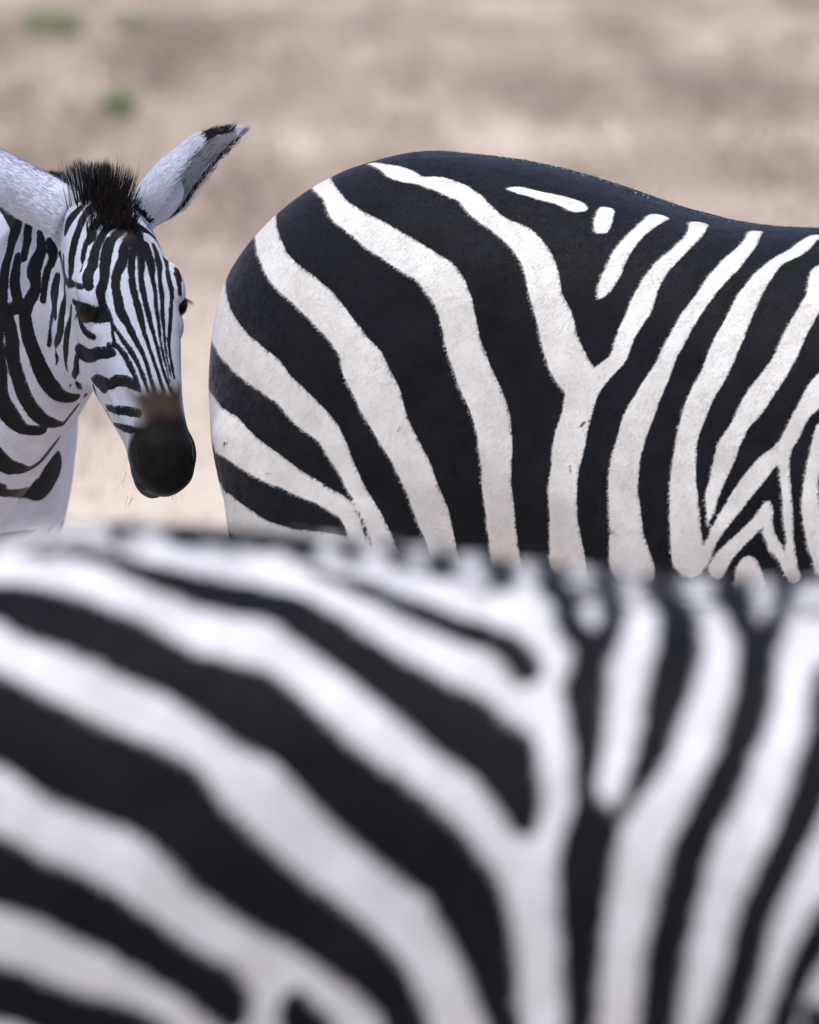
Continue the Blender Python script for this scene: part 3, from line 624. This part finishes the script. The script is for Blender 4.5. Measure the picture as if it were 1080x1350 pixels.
SIDE_A = np.array(to_a((0, CAM_Y, CAM_H)))

# ------------------------------------------------------------------ hair
LIE, ACROSS = unit((-.75, 0, -.65)), unit((-.65, 0, .75))
def tri_arrays(me):
    me.calc_loop_triangles()
    t = np.empty(len(me.loop_triangles) * 3, np.int32); me.loop_triangles.foreach_get("vertices", t)
    return t.reshape(-1, 3)

def sample_surface(V, N, tri, count, weight, rng):
    c = V[tri].mean(1)
    area = np.linalg.norm(np.cross(V[tri[:, 1]] - V[tri[:, 0]], V[tri[:, 2]] - V[tri[:, 0]]), axis=1) * .5
    w = area * weight(c); w = w / w.sum()
    idx = rng.choice(len(tri), count, p=w)
    r1, r2 = np.sqrt(rng.random(count)), rng.random(count)
    b = np.stack([1 - r1, r1 * (1 - r2), r1 * r2], -1)
    P = (V[tri[idx]] * b[..., None]).sum(1); n = (N[tri[idx]] * b[..., None]).sum(1)
    n /= np.linalg.norm(n, axis=1, keepdims=True)
    return P, n

def coat(name, me, parent, mat, which, head, count, weight, flow, length, width, lift, skip=None):
    V, N, tri = co_of(me), no_of(me), tri_arrays(me)
    P, n = sample_surface(V, N, tri, count, weight, RNG)
    if skip is not None:
        keep = ~skip(P); P, n = P[keep], n[keep]
    m = len(P)
    f = flow(P); f = f - n * np.einsum('ij,ij->i', f, n)[:, None]
    # clumping: neighbouring hairs swirl together
    sw = vnoise(P, .03, 21) * .45 + RNG.normal(0, .16, m)
    f /= np.maximum(np.linalg.norm(f, axis=1, keepdims=True), 1e-6)
    sd = np.cross(n, f); f = f * np.cos(sw)[:, None] + sd * np.sin(sw)[:, None]
    lf = np.clip(lift + RNG.normal(0, .08, m) + vnoise(P, .009, 22) * .12, .03, .6)
    d = f * np.cos(lf)[:, None] + n * np.sin(lf)[:, None]
    L = length * (0.7 + .6 * RNG.random(m)); sd = np.cross(n, f)
    a = P - n * .0003
    w = (width * (.7 + .6 * RNG.random(m)))[:, None] * .5
    Vh = np.stack([a - sd * w, a + sd * w, a + d * L[:, None]], 1).reshape(-1, 3)
    mk, br, mz = mark_of(which, P, head, n)
    hm = mesh_from(name, Vh, np.arange(3 * m).reshape(-1, 3), smooth=False)
    add_attr(hm, "mark", np.repeat(mk, 3)); add_attr(hm, "brown", np.repeat(br, 3)); add_attr(hm, "muzzle", np.repeat(mz, 3))
    A1 = np.column_stack([(P * f).sum(1) * 0, P @ LIE, P @ ACROSS, P[:, 1]])[:, 1:]
    tn = np.clip(.52 + RNG.normal(0, .22, m) + vnoise(A1 / np.array([.016, .0034, .008]), 1.0, 23) * .42 + vnoise(P, .03, 24) * .2, 0, 1)
    add_attr(hm, "tone", np.repeat(tn, 3))
    o = link(name, hm, mat, parent); o["kind"] = "stuff"
    return o

def strands(name, roots, dirs, lens, width, mat, parent, mark, tip=None, tone=None, bend=None, segs=3, normals=None):
    """tapered ribbons; mark per root, tip = how far from the end the hair turns dark"""
    m = len(roots); side = np.cross(dirs, RNG.normal(0, 1, (m, 3)) if normals is None else normals); side /= np.linalg.norm(side, axis=1, keepdims=True)
    rows = []
    for j in range(segs + 1):
        u = j / segs
        c = roots + dirs * (lens * u)[:, None] + (bend * (u * u) if bend is not None else 0)
        w = width * (1 - u) ** .6 * .5
        rows.append(np.stack([c - side * w, c + side * w], 1))
    V = np.stack(rows, 1).reshape(m, -1, 3); q = 2 * (segs + 1)
    F = np.concatenate([np.stack([np.arange(m) * q + 2 * j, np.arange(m) * q + 2 * j + 1, np.arange(m) * q + 2 * j + 3, np.arange(m) * q + 2 * j + 2], -1) for j in range(segs)])
    me = mesh_from(name, V.reshape(-1, 3), F)
    mk = np.repeat(mark[:, None], q, 1)
    if tip is not None:
        u = np.repeat(np.arange(segs + 1) / segs, 2)[None]
        mk = np.where(u > 1 - tip[:, None], -.02, mk)
    bz = np.full((m, q), -.1)
    if tip is not None: bz[:, -4:-2], bz[:, -2:] = -.002, .014
    add_attr(me, "mark", mk.ravel()); add_attr(me, "brown", bz.ravel()); add_attr(me, "muzzle", np.full(m * q, -.1))
    add_attr(me, "tone", np.repeat(np.clip(.5 + RNG.normal(0, .3, m), 0, 1) if tone is None else tone, q))
    o = link(name, me, mat, parent)
    return o

def set_marks(me, which, head):
    V, N = co_of(me), no_of(me)
    mk, br, mz = mark_of(which, V, head, N)
    add_attr(me, "mark", mk); add_attr(me, "brown", br); add_attr(me, "muzzle", mz)
    O, T, V_, U, k = head; h = (V - O) / k; ht, hu, hv = h @ T, h @ U, h @ V_
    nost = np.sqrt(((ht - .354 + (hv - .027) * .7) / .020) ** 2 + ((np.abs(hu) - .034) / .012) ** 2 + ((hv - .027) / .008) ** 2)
    lp = (.10 + .75 * np.clip((.010 - hv) / .02, 0, 1)) * np.clip((ht - .31) / .03, 0, 1) * (.6 + .4 * vnoise(V, .010, 33)) + .07 * np.exp(-((nost - 1.5) / .35) ** 2)  # painted sheen on lip and chin, plus a pale nostril rim
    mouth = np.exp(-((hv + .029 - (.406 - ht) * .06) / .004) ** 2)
    lp = lp * (1 - .9 * mouth) * np.clip((nost - .7) / .4, 0, 1)  # mouth line and nostrils kept dark like shaded recesses
    add_attr(me, "lip_sheen", np.clip(lp, 0, 1))
    add_attr(me, "tone", np.clip(.6 + vnoise(V, .03, 31) * .3, 0, 1))

def eyes(o, head):
    O, T, V, U, k = head
    for sd in (-1, 1):
        g = Geo(); g.ellipsoid(O + k * (.147 * T + sd * .0645 * U + .021 * V), (T, U, V), (k * .0175, k * .0165, k * .0195), 24)
        e = link("eye", g.mesh("eye"), MAT_EYE, o)

def lashes(o, head):
    O, T, V, U, k = head
    for sd in (-1, 1):
        m = 70; a = RNG.uniform(-.9, .9, m)
        r = O + k * (.140 * T + (sd * .074 * U)[None] + (.020 + .020 * np.sin(a))[:, None] * V + (.008 * (1 - np.cos(a)))[:, None] * T)
        d = sd * .75 * U + .35 * V + .55 * T + RNG.normal(0, .12, (m, 3)); d /= np.linalg.norm(d, axis=1, keepdims=True)
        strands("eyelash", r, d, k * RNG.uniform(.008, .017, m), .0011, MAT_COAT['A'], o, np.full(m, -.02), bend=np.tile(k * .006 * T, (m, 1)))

def add_ears(me, ears, inv_k=1.0):
    """joins the ears to the body mesh datablock (arrays) before marks are set"""
    pass

def mane(o, which, head, path, n, lens, wide, mat, bandlen=.05, up=None, prof=None, thick=.0016, fore=0.0):
    P = np.asarray(path, float); d = np.concatenate([[0], np.cumsum(np.linalg.norm(np.diff(P, axis=0), axis=1))])
    s = RNG.random(n) * d[-1]; q = interp(s, np.column_stack([d, P]))
    nx = interp(np.minimum(s + .01, d[-1]), np.column_stack([d, P])) - interp(np.maximum(s - .01, 0), np.column_stack([d, P]))
    nx /= np.linalg.norm(nx, axis=1, keepdims=True)
    lat = np.cross(nx, np.asarray(up if up is not None else (0, 0, 1), float)); lat /= np.linalg.norm(lat, axis=1, keepdims=True)
    upv = np.cross(lat, nx)
    off = RNG.normal(0, 1, n) * wide
    r = q + lat * off[:, None] - upv * .006
    cl = np.stack([vnoise(r, .009, 84 + i) for i in range(3)], -1) * .16
    dr = upv + lat * (off * 7)[:, None] + nx * RNG.normal(.05, .05, n)[:, None] + cl + RNG.normal(0, .022, (n, 3)); dr /= np.linalg.norm(dr, axis=1, keepdims=True)
    env = interp(s / d[-1], prof if prof else [(0, lens * .6), (.12, lens), (.6, lens * .95), (1, lens * .6)])[:, 0]
    L = env * np.clip(.9 + .12 * vnoise(r, .012, 81) + RNG.normal(0, .05, n), .5, 1.1)
    mk = np.where((np.sin(s * 6.283 / bandlen) > -.1) & (s > fore) & (RNG.random(n) < (.55 if fore else 1)), .02, -.02)
    ob = strands("mane", r, dr, L, thick, mat, o, mk, tip=RNG.uniform(.22, .55, n))
    ob["kind"] = "stuff"
    return ob
# ------------------------------------------------------------------ ground and grass
def ground_material():
    m, nt, b = new_mat("dry_plain")
    tc = nd(nt, "ShaderNodeTexCoord")
    def noise(scale, detail=5, rough=.6):
        n = nd(nt, "ShaderNodeTexNoise"); n.inputs["Scale"].default_value = scale; n.inputs["Detail"].default_value = detail; n.inputs["Roughness"].default_value = rough
        nt.links.new(tc.outputs["Object"], n.inputs["Vector"]); return n.outputs[0]
    mp = nd(nt, "ShaderNodeMapping"); mp.inputs["Scale"].default_value = (2.9, .22, 1); nt.links.new(tc.outputs["Object"], mp.inputs[0])
    nb = nd(nt, "ShaderNodeTexNoise"); nb.inputs["Scale"].default_value = 1.0; nb.inputs["Detail"].default_value = 3; nt.links.new(mp.outputs[0], nb.inputs["Vector"])
    nb2 = nd(nt, "ShaderNodeTexNoise"); nb2.inputs["Scale"].default_value = .45; nb2.inputs["Detail"].default_value = 4; nt.links.new(mp.outputs[0], nb2.inputs["Vector"])
    c = mixc(nt, ramp(nt, nb.outputs[0], .36, .64), (.41, .325, .275, 1), (.62, .505, .43, 1))
    c = mixc(nt, ramp(nt, nb2.outputs[0], .50, .72), c, (.40, .32, .275, 1))
    c = mixc(nt, ramp(nt, noise(9, 8, .7), .45, .75), c, (.36, .29, .235, 1))
    sx = nd(nt, "ShaderNodeSeparateXYZ"); nt.links.new(tc.outputs["Object"], sx.inputs[0])
    wv = nd(nt, "ShaderNodeMath", operation='MULTIPLY_ADD'); nt.links.new(noise(.35), wv.inputs[0]); wv.inputs[1].default_value = 7; nt.links.new(sx.outputs[1], wv.inputs[2])
    c = mixc(nt, ramp(nt, wv.outputs[0], 20.5, 12.0), c, (.68, .575, .495, 1))        # bare sandy patch where the animals stand
    nt.links.new(c, b.inputs["Base Color"]); b.inputs["Roughness"].default_value = .95; b.inputs["Specular IOR Level"].default_value = .1
    bp = nd(nt, "ShaderNodeBump"); bp.inputs["Strength"].default_value = .6; bp.inputs["Distance"].default_value = .03
    nt.links.new(noise(22, 8, .7), bp.inputs["Height"]); nt.links.new(bp.outputs[0], b.inputs["Normal"])
    return m

# one sheet, fine near the animals and coarse towards the horizon
ax = np.unique(np.round(np.concatenate([np.linspace(-30, 70, 161), -30 - np.geomspace(2, 2470, 26), 70 + np.geomspace(2, 2430, 26)]), 3))
GX, GY = np.meshgrid(ax - 20, ax, indexing='ij')
def ground_z(x, y):
    P = np.column_stack([np.ravel(x), np.ravel(y), np.zeros(np.size(x))])
    far = np.clip((np.hypot(P[:, 0], P[:, 1]) - 6) / 12, 0, 1)
    return (vnoise(P, 2.7, 41) * .035 + vnoise(P, .9, 42) * .012) * far
GZ = ground_z(GX, GY).reshape(GX.shape)
n = len(ax); i = (np.arange(n - 1)[:, None] * n + np.arange(n - 1)[None]).ravel()
gm = mesh_from("ground", np.stack([GX, GY, GZ], -1).reshape(-1, 3), np.stack([i, i + n, i + n + 1, i + 1], -1))
ground = link("ground", gm, ground_material()); ground["kind"] = "structure"

def grass_material():
    m, nt, b = new_mat("grass_blades")
    t = attr(nt, "tone"); g = attr(nt, "green")
    c = mixc(nt, t, (.32, .24, .205, 1), (.75, .62, .545, 1))
    c = mixc(nt, g, c, (.27, .37, .17, 1))
    nt.links.new(c, b.inputs["Base Color"]); b.inputs["Roughness"].default_value = .7; b.inputs["Specular IOR Level"].default_value = .25
    tr = nd(nt, "ShaderNodeBsdfTranslucent"); nt.links.new(c, tr.inputs[0])
    mx = nd(nt, "ShaderNodeMixShader"); mx.inputs[0].default_value = .3
    nt.links.new(b.outputs[0], mx.inputs[1]); nt.links.new(tr.outputs[0], mx.inputs[2])
    nt.links.new(mx.outputs[0], nt.nodes["Material Output"].inputs[0])
    return m
MAT_GRASS = grass_material()

def blades(name, x, y, h, green, tone, parent=None, spread=.35):
    m = len(x); z = ground_z(x, y) - .01
    r = np.column_stack([x, y, z]); a = RNG.uniform(0, 6.283, m)
    lean = np.column_stack([np.cos(a), np.sin(a), np.zeros(m)]) * (h * RNG.uniform(.1, spread + .35, m))[:, None]
    sd = np.column_stack([-np.sin(a), np.cos(a), np.zeros(m)]) * RNG.uniform(.002, .0045, m)[:, None]
    mid = r + lean * .3 + np.array([0, 0, 1]) * (h * .6)[:, None]; tip = r + lean + np.array([0, 0, 1]) * h[:, None]
    V = np.stack([r - sd, r + sd, mid + sd * .7, mid - sd * .7, tip], 1).reshape(-1, 3); k = np.arange(m) * 5
    me = mesh_from(name, V, [np.stack([k, k + 1, k + 2, k + 3], -1), np.stack([k + 3, k + 2, k + 4], -1)], smooth=False)
    add_attr(me, "tone", np.repeat(tone, 5)); add_attr(me, "green", np.repeat(green, 5))
    return link(name, me, MAT_GRASS, parent)

# the plain behind the animals, thinning out to the sides
m = 380000
yy = np.concatenate([RNG.uniform(5, 48, int(m * .68)), RNG.uniform(-11.5, 60, m - int(m * .68))])
half = np.concatenate([1.0 + (yy[:int(m * .68)] + 12) * .055, np.full(m - int(m * .68), 14.0)])
xx = RNG.uniform(-1, 1, m) * half
Pn = np.column_stack([xx, yy, np.zeros(m)])
dens = .60 + .4 * vnoise(np.column_stack([xx / .5, yy / 5, 0 * xx]), 1.0, 51) + .3 * vnoise(np.column_stack([xx / .2, yy / 2, 0 * xx]), 1.0, 52)
pale = 1 / (1 + np.exp((yy - 15 - 2.5 * vnoise(Pn, 1.1, 57)) / 2.0))          # shorter, paler straw nearer the animals
dens *= 1 - .75 * pale * (np.abs(xx) < 2.2)
ok = RNG.random(m) < dens
xx, yy, Pn, pale = xx[ok], yy[ok], Pn[ok], pale[ok]; m = len(xx)
streak = np.column_stack([xx / .30, yy / 4.5, np.zeros(m)])
tone = np.clip(.38 + .32 * vnoise(streak, 1.0, 53) + .22 * vnoise(streak * np.array([2.3, 1.9, 1]), 1.0, 54) + .42 * pale + RNG.normal(0, .12, m), 0, 1)
grn = np.clip(vnoise(np.column_stack([xx / .6, yy / 4.0, np.zeros(m)]), 1.0, 55) - .05, 0, 1) * .3 + np.exp(-((xx + 1.15) / .22) ** 2 - ((yy - 27.2) / 1.6) ** 2) * .45 * RNG.random(m) + np.exp(-((xx + 1.55) / .3) ** 2 - ((yy - 35) / 2.5) ** 2) * .5 * RNG.random(m)
dry = blades("dry_grass", xx, yy, RNG.uniform(.02, .075, m) * (1 + .5 * vnoise(Pn, 1.0, 56)) * (1 - .4 * pale), grn, tone)
dry["kind"] = "stuff"

def tuft(label, x, y, rad, hgt, n, green):
    a = RNG.uniform(0, 6.283, n); q = rad * np.sqrt(RNG.random(n))
    o = blades("green_tuft", x + q * np.cos(a), y + q * np.sin(a) * 1.4, hgt * RNG.uniform(.4, 1, n), np.clip(RNG.normal(green, .2, n), 0, 1), RNG.random(n), spread=.8)
    tag(o, label, "grass tuft", "green tufts in the dry grass")
tuft("bright green tuft of grass on the plain just above the upright dark mane", -1.13, 27.0, .055, .15, 330, .9)
tuft("yellow-green tuft of grass at the top left corner of the plain", -1.66, 34.5, .13, .17, 620, .75)
tuft("faint yellow-green patch of grass near the top, right of the corner tuft", -1.30, 35.2, .10, .12, 320, .65)

# ------------------------------------------------------------------ zebras
def head_k(h, k): return (*h, k)
H_S, H_A = head_k(HEAD_S, 1.0), HEAD_A

def join_ears(me, ears):
    """ears grown on to the body mesh; returns the mesh and the ear arrays"""
    V0 = co_of(me); F4, F3 = [], []
    for p in me.polygons:
        (F4 if len(p.vertices) == 4 else F3).append(tuple(p.vertices))
    Vs, n0, info = [V0], len(V0), []
    for e in ears:
        V, F, flag, s, acr = ear_geo(*e)
        F4 += [tuple(int(q) + n0 for q in f) for f in F]; Vs.append(V); info.append((n0, len(V), flag, s, acr)); n0 += len(V)
    nm = me.name; out = mesh_from(nm, np.concatenate(Vs), [np.array(F4)] + ([np.array(F3)] if F3 else []))
    bpy.data.meshes.remove(me)
    return out, info

def ear_marks(me, info):
    n = len(me.vertices)
    mk, br, tn = np.empty(n, np.float32), np.empty(n, np.float32), np.empty(n, np.float32)
    me.attributes["mark"].data.foreach_get("value", mk); me.attributes["brown"].data.foreach_get("value", br); me.attributes["tone"].data.foreach_get("value", tn)
    for n0, m, flag, s, acr in info:
        outer = np.where((s > .70) & (s < .965) & (acr > -.98), -.02, .02)
        outer = np.where((s > .70) & (s < .96), (np.abs(s - .83) - .12) * .16, .02)
        inner = np.where((np.abs(acr) > .84), -.004, .02)
        mk[n0:n0 + m] = np.where(flag > .5, inner, outer)
        br[n0:n0 + m] = np.where(flag > .5, .001 * (1 - np.abs(acr)) - .003, -.1)
        tn[n0:n0 + m] = np.where(flag > .5, .7, .8)
    me.attributes["mark"].data.foreach_set("value", mk); me.attributes["brown"].data.foreach_set("value", br); me.attributes["tone"].data.foreach_set("value", tn)

def tail_tuft(o, which, tip, mat):
    m = 700; r = np.asarray(tip) + RNG.normal(0, .008, (m, 3)) + np.array([0, 0, 1]) * RNG.uniform(-.01, .10, m)[:, None]
    d = np.array([0, 0, -1]) + RNG.normal(0, .10, (m, 3)); d /= np.linalg.norm(d, axis=1, keepdims=True)
    t = strands("tail_tuft", r, d, RNG.uniform(.18, .34, m), .0018, mat, o, np.full(m, -.02)); t["kind"] = "stuff"

def flow_body(P):
    """lie of the coat: backwards and down, wrapping down over the rump"""
    f = np.tile(np.array([-.75, 0, -.65]), (len(P), 1)); f[:, 1] = np.sign(P[:, 1]) * .25
    return f

def std_ears(k=1.0):
    O, T, V, U = HEAD_S
    return [(O + .005 * T + sd * .045 * U - .03 * V, unit(-.9 * T + sd * .35 * U - .1 * V), unit(-sd * .6 * U - .8 * V), .165, .035, 0.0) for sd in (-1, 1)]

ZEBRAS = {}
# -- the middle animal, rump to the left, in focus
me = body_mesh(TOP_B, NECK_S, HEAD_S, TAIL_S, .006, "zebra", lvl=.42)
me, info = join_ears(me, std_ears())
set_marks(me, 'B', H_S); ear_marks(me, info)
zb = link("zebra", me, MAT_COAT['B']); place(zb, LOC_B, YAW_B)
tag(zb, "sharp zebra with broad black and cream stripes, rounded rump beside another one's dark muzzle", "zebra", "zebras standing on the dry plain")
coat("coat", me, zb, MAT_COAT['B'], 'B', H_S, 460000, lambda c: np.where((c[:, 1] < .12) & (c[:, 2] > .74) & (c[:, 0] < .95), 1.0, .02), flow_body, .0042, .0008, .19)
fr = coat("rimlit_back_fringe", me, zb, MAT_COAT['B'], 'B', H_S, 5200, lambda c: np.where((c[:, 1] < .085) & (c[:, 1] > .005) & (c[:, 2] > 1.17) & (c[:, 0] < .95), 1.0, 0), flow_body, .0052, .0007, .30)
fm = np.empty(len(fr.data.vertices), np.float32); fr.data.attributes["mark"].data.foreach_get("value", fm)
fm = np.where(np.repeat(RNG.random(len(fm) // 3) < .22, 3), .02, fm).astype(np.float32); fr.data.attributes["mark"].data.foreach_set("value", fm)  # some fringe hairs coloured white to imitate backlit rim light
# -- the near animal, out of focus
me = body_mesh(TOP_C, NECK_S, HEAD_S, TAIL_S, .006, "zebra", lvl=.56)
me, info = join_ears(me, std_ears())
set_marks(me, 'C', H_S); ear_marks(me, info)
zc = link("zebra", me, MAT_COAT['C']); place(zc, LOC_C, YAW_C)
tag(zc, "blurred zebra flank filling the foreground, white with wide sweeping black stripes", "zebra", "zebras standing on the dry plain")
coat("coat", me, zc, MAT_COAT['C'], 'C', H_S, 160000, lambda c: np.where((c[:, 1] < .12) & (c[:, 2] > .9) & (c[:, 0] < .9), 1.0, .02), flow_body, .007, .0013, .20)
for z, w in ((zb, 'B'), (zc, 'C')):
    eyes(z, H_S)
    O, T, V, U = HEAD_S
    mane(z, w, H_S, [(1.02, 0, 1.235), (1.12, 0, 1.275), (1.24, 0, 1.335), (1.35, 0, 1.41), tuple(O - .02 * T + .0 * V)], 2600, .085, .010, MAT_COAT[w])
    tail_tuft(z, w, TAIL_S[0][-1], MAT_COAT[w])

# -- the one that looks in from the left
me = body_mesh(TOP_B, NECK_A, HEAD_A, TAIL_S, .004, "zebra", extra=ear_roots)
bm = bmesh.new(); bm.from_mesh(me)
O, T, V, U, k = HEAD_A
fs = []
for f in bm.faces:
    q = f.calc_center_median(); q = (np.array(q) - O) / k
    if -.03 < q @ T < .45 and abs(q @ U) < .11 and -.15 < q @ V < .09: fs.append(f)
es = list({e for f in fs for e in f.edges})
bmesh.ops.subdivide_edges(bm, edges=es, cuts=1, use_grid_fill=True, smooth=.3)
bmesh.ops.triangulate(bm, faces=[f for f in bm.faces if len(f.verts) > 4])
bm.to_mesh(me); bm.free()
# nostrils and the line of the mouth, pressed into the muzzle
Vv = co_of(me); q = (Vv - O) / k; ht, hu, hv = q @ T, q @ U, q @ V
for sd in (-1, 1):
    c = np.array([.354, sd * .034, .027]); dd = np.sqrt(((ht - c[0] + (hv - c[2]) * .7) / .017) ** 2 + ((hu - c[1]) / .010) ** 2 + ((hv - c[2]) / .006) ** 2)
    Vv -= (k * .012 * np.exp(-dd ** 2))[:, None] * (sd * .6 * U + .6 * V)
    mo = np.exp(-((hv + .029 - (.406 - ht) * .06) / .0045) ** 2) * np.clip((ht - .318) / .02, 0, 1) * (np.sign(hu) == sd)
    Vv -= (k * .009 * mo)[:, None] * (sd * U)
me.vertices.foreach_set("co", Vv.astype(np.float32).ravel()); me.update()
EARS_A = [(np.array(to_a(b)), dir_a(a), dir_a(bk), L / K_A, w / K_A, tw, rt) for b, a, bk, L, w, tw, rt in EAR_W]
me, info = join_ears(me, EARS_A)
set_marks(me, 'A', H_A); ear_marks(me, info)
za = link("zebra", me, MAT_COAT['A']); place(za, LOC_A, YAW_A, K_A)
tag(za, "zebra lowering its narrow striped face with dark muzzle, ears out and mane upright", "zebra", "zebras standing on the dry plain")
def flow_a(P):
    h = (P - O) / k; ht = h @ T
    f = np.tile(dir_a((-.6, .4, -.6)), (len(P), 1))
    ish = (ht > 0) & (ht < .45) & (np.abs(h @ U) < .11) & (h @ V > -.15)
    return np.where(ish[:, None], T + .3 * np.sign(h @ U)[:, None] * U, f)
def skip_a(P):
    h = (P - O) / k
    return (np.sqrt((h @ T - .147) ** 2 + (h @ V - .018) ** 2) < .017) & (np.abs(h @ U) > .04) | (h @ T > .322)
wA = lambda c: np.where(((c - O) @ T > -.02) & (np.linalg.norm(c - O, axis=1) < .52), 1.0, np.where((c @ np.array(MAT_A)[:3, :3].T + np.array(MAT_A)[:3, 3])[:, 0] > -.56, .6, .01))
nb = info[0][0]
# short hair only on the body proper (the ears carry their own colour)
bodyme = mesh_from("tmp", co_of(me)[:nb], np.array([p.vertices[:] for p in me.polygons if len(p.vertices) == 4 and max(p.vertices) < nb]))
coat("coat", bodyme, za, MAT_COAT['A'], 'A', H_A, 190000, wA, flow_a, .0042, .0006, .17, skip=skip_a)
eyes(za, H_A); lashes(za, H_A)
# whiskers round the lips
mm = 26; sg = np.where(RNG.random(mm) < .5, -1, 1)
r = O + k * (RNG.uniform(.335, .395, mm)[:, None] * T + (sg * RNG.uniform(.018, .036, mm))[:, None] * U + RNG.uniform(-.055, -.005, mm)[:, None] * V)
d = .5 * T - .55 * V + (sg * .5)[:, None] * U + RNG.normal(0, .25, (mm, 3)); d /= np.linalg.norm(d, axis=1, keepdims=True)
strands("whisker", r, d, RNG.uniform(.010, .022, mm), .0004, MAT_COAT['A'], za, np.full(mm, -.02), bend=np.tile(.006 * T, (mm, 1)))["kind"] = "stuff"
MANE_AW = [(-.352, .0), (-.372, .05), (-.398, .10), (-.435, .16), (-.50, .27), (-.60, .44), (-.70, .62)]
top_bvh = BVHTree.FromPolygons(co_of(bodyme).tolist(), tri_arrays(bodyme).tolist())
def crest(x, y):
    a, d = Vector(to_a((x, y, 2.0))), Vector((0, 0, -1))
    h = top_bvh.ray_cast(a, d)[0]; return tuple(h)
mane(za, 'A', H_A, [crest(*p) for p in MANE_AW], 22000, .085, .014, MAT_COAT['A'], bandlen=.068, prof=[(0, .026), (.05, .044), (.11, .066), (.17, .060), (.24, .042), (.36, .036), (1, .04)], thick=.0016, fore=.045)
bpy.data.meshes.remove(bodyme)
tail_tuft(za, 'A', TAIL_S[0][-1], MAT_COAT['A'])
# ear fringe
for e in EARS_A:
    V_, F_, flag, s, acr = ear_geo(*e)
    sel = np.where((flag > .5) & (np.abs(acr) > .78) & (s > .08) & (s < .93))[0]
    idx = RNG.choice(sel, 420); ax_, bk_ = unit(e[1]), unit(np.asarray(e[2]) - unit(e[1]) * np.dot(e[2], unit(e[1])))
    cen = e[0] + ax_ * (e[3] * s[idx])[:, None]
    d = (cen - V_[idx]) * 18 + ax_ * .7 + RNG.normal(0, .2, (len(idx), 3)); d /= np.linalg.norm(d, axis=1, keepdims=True)
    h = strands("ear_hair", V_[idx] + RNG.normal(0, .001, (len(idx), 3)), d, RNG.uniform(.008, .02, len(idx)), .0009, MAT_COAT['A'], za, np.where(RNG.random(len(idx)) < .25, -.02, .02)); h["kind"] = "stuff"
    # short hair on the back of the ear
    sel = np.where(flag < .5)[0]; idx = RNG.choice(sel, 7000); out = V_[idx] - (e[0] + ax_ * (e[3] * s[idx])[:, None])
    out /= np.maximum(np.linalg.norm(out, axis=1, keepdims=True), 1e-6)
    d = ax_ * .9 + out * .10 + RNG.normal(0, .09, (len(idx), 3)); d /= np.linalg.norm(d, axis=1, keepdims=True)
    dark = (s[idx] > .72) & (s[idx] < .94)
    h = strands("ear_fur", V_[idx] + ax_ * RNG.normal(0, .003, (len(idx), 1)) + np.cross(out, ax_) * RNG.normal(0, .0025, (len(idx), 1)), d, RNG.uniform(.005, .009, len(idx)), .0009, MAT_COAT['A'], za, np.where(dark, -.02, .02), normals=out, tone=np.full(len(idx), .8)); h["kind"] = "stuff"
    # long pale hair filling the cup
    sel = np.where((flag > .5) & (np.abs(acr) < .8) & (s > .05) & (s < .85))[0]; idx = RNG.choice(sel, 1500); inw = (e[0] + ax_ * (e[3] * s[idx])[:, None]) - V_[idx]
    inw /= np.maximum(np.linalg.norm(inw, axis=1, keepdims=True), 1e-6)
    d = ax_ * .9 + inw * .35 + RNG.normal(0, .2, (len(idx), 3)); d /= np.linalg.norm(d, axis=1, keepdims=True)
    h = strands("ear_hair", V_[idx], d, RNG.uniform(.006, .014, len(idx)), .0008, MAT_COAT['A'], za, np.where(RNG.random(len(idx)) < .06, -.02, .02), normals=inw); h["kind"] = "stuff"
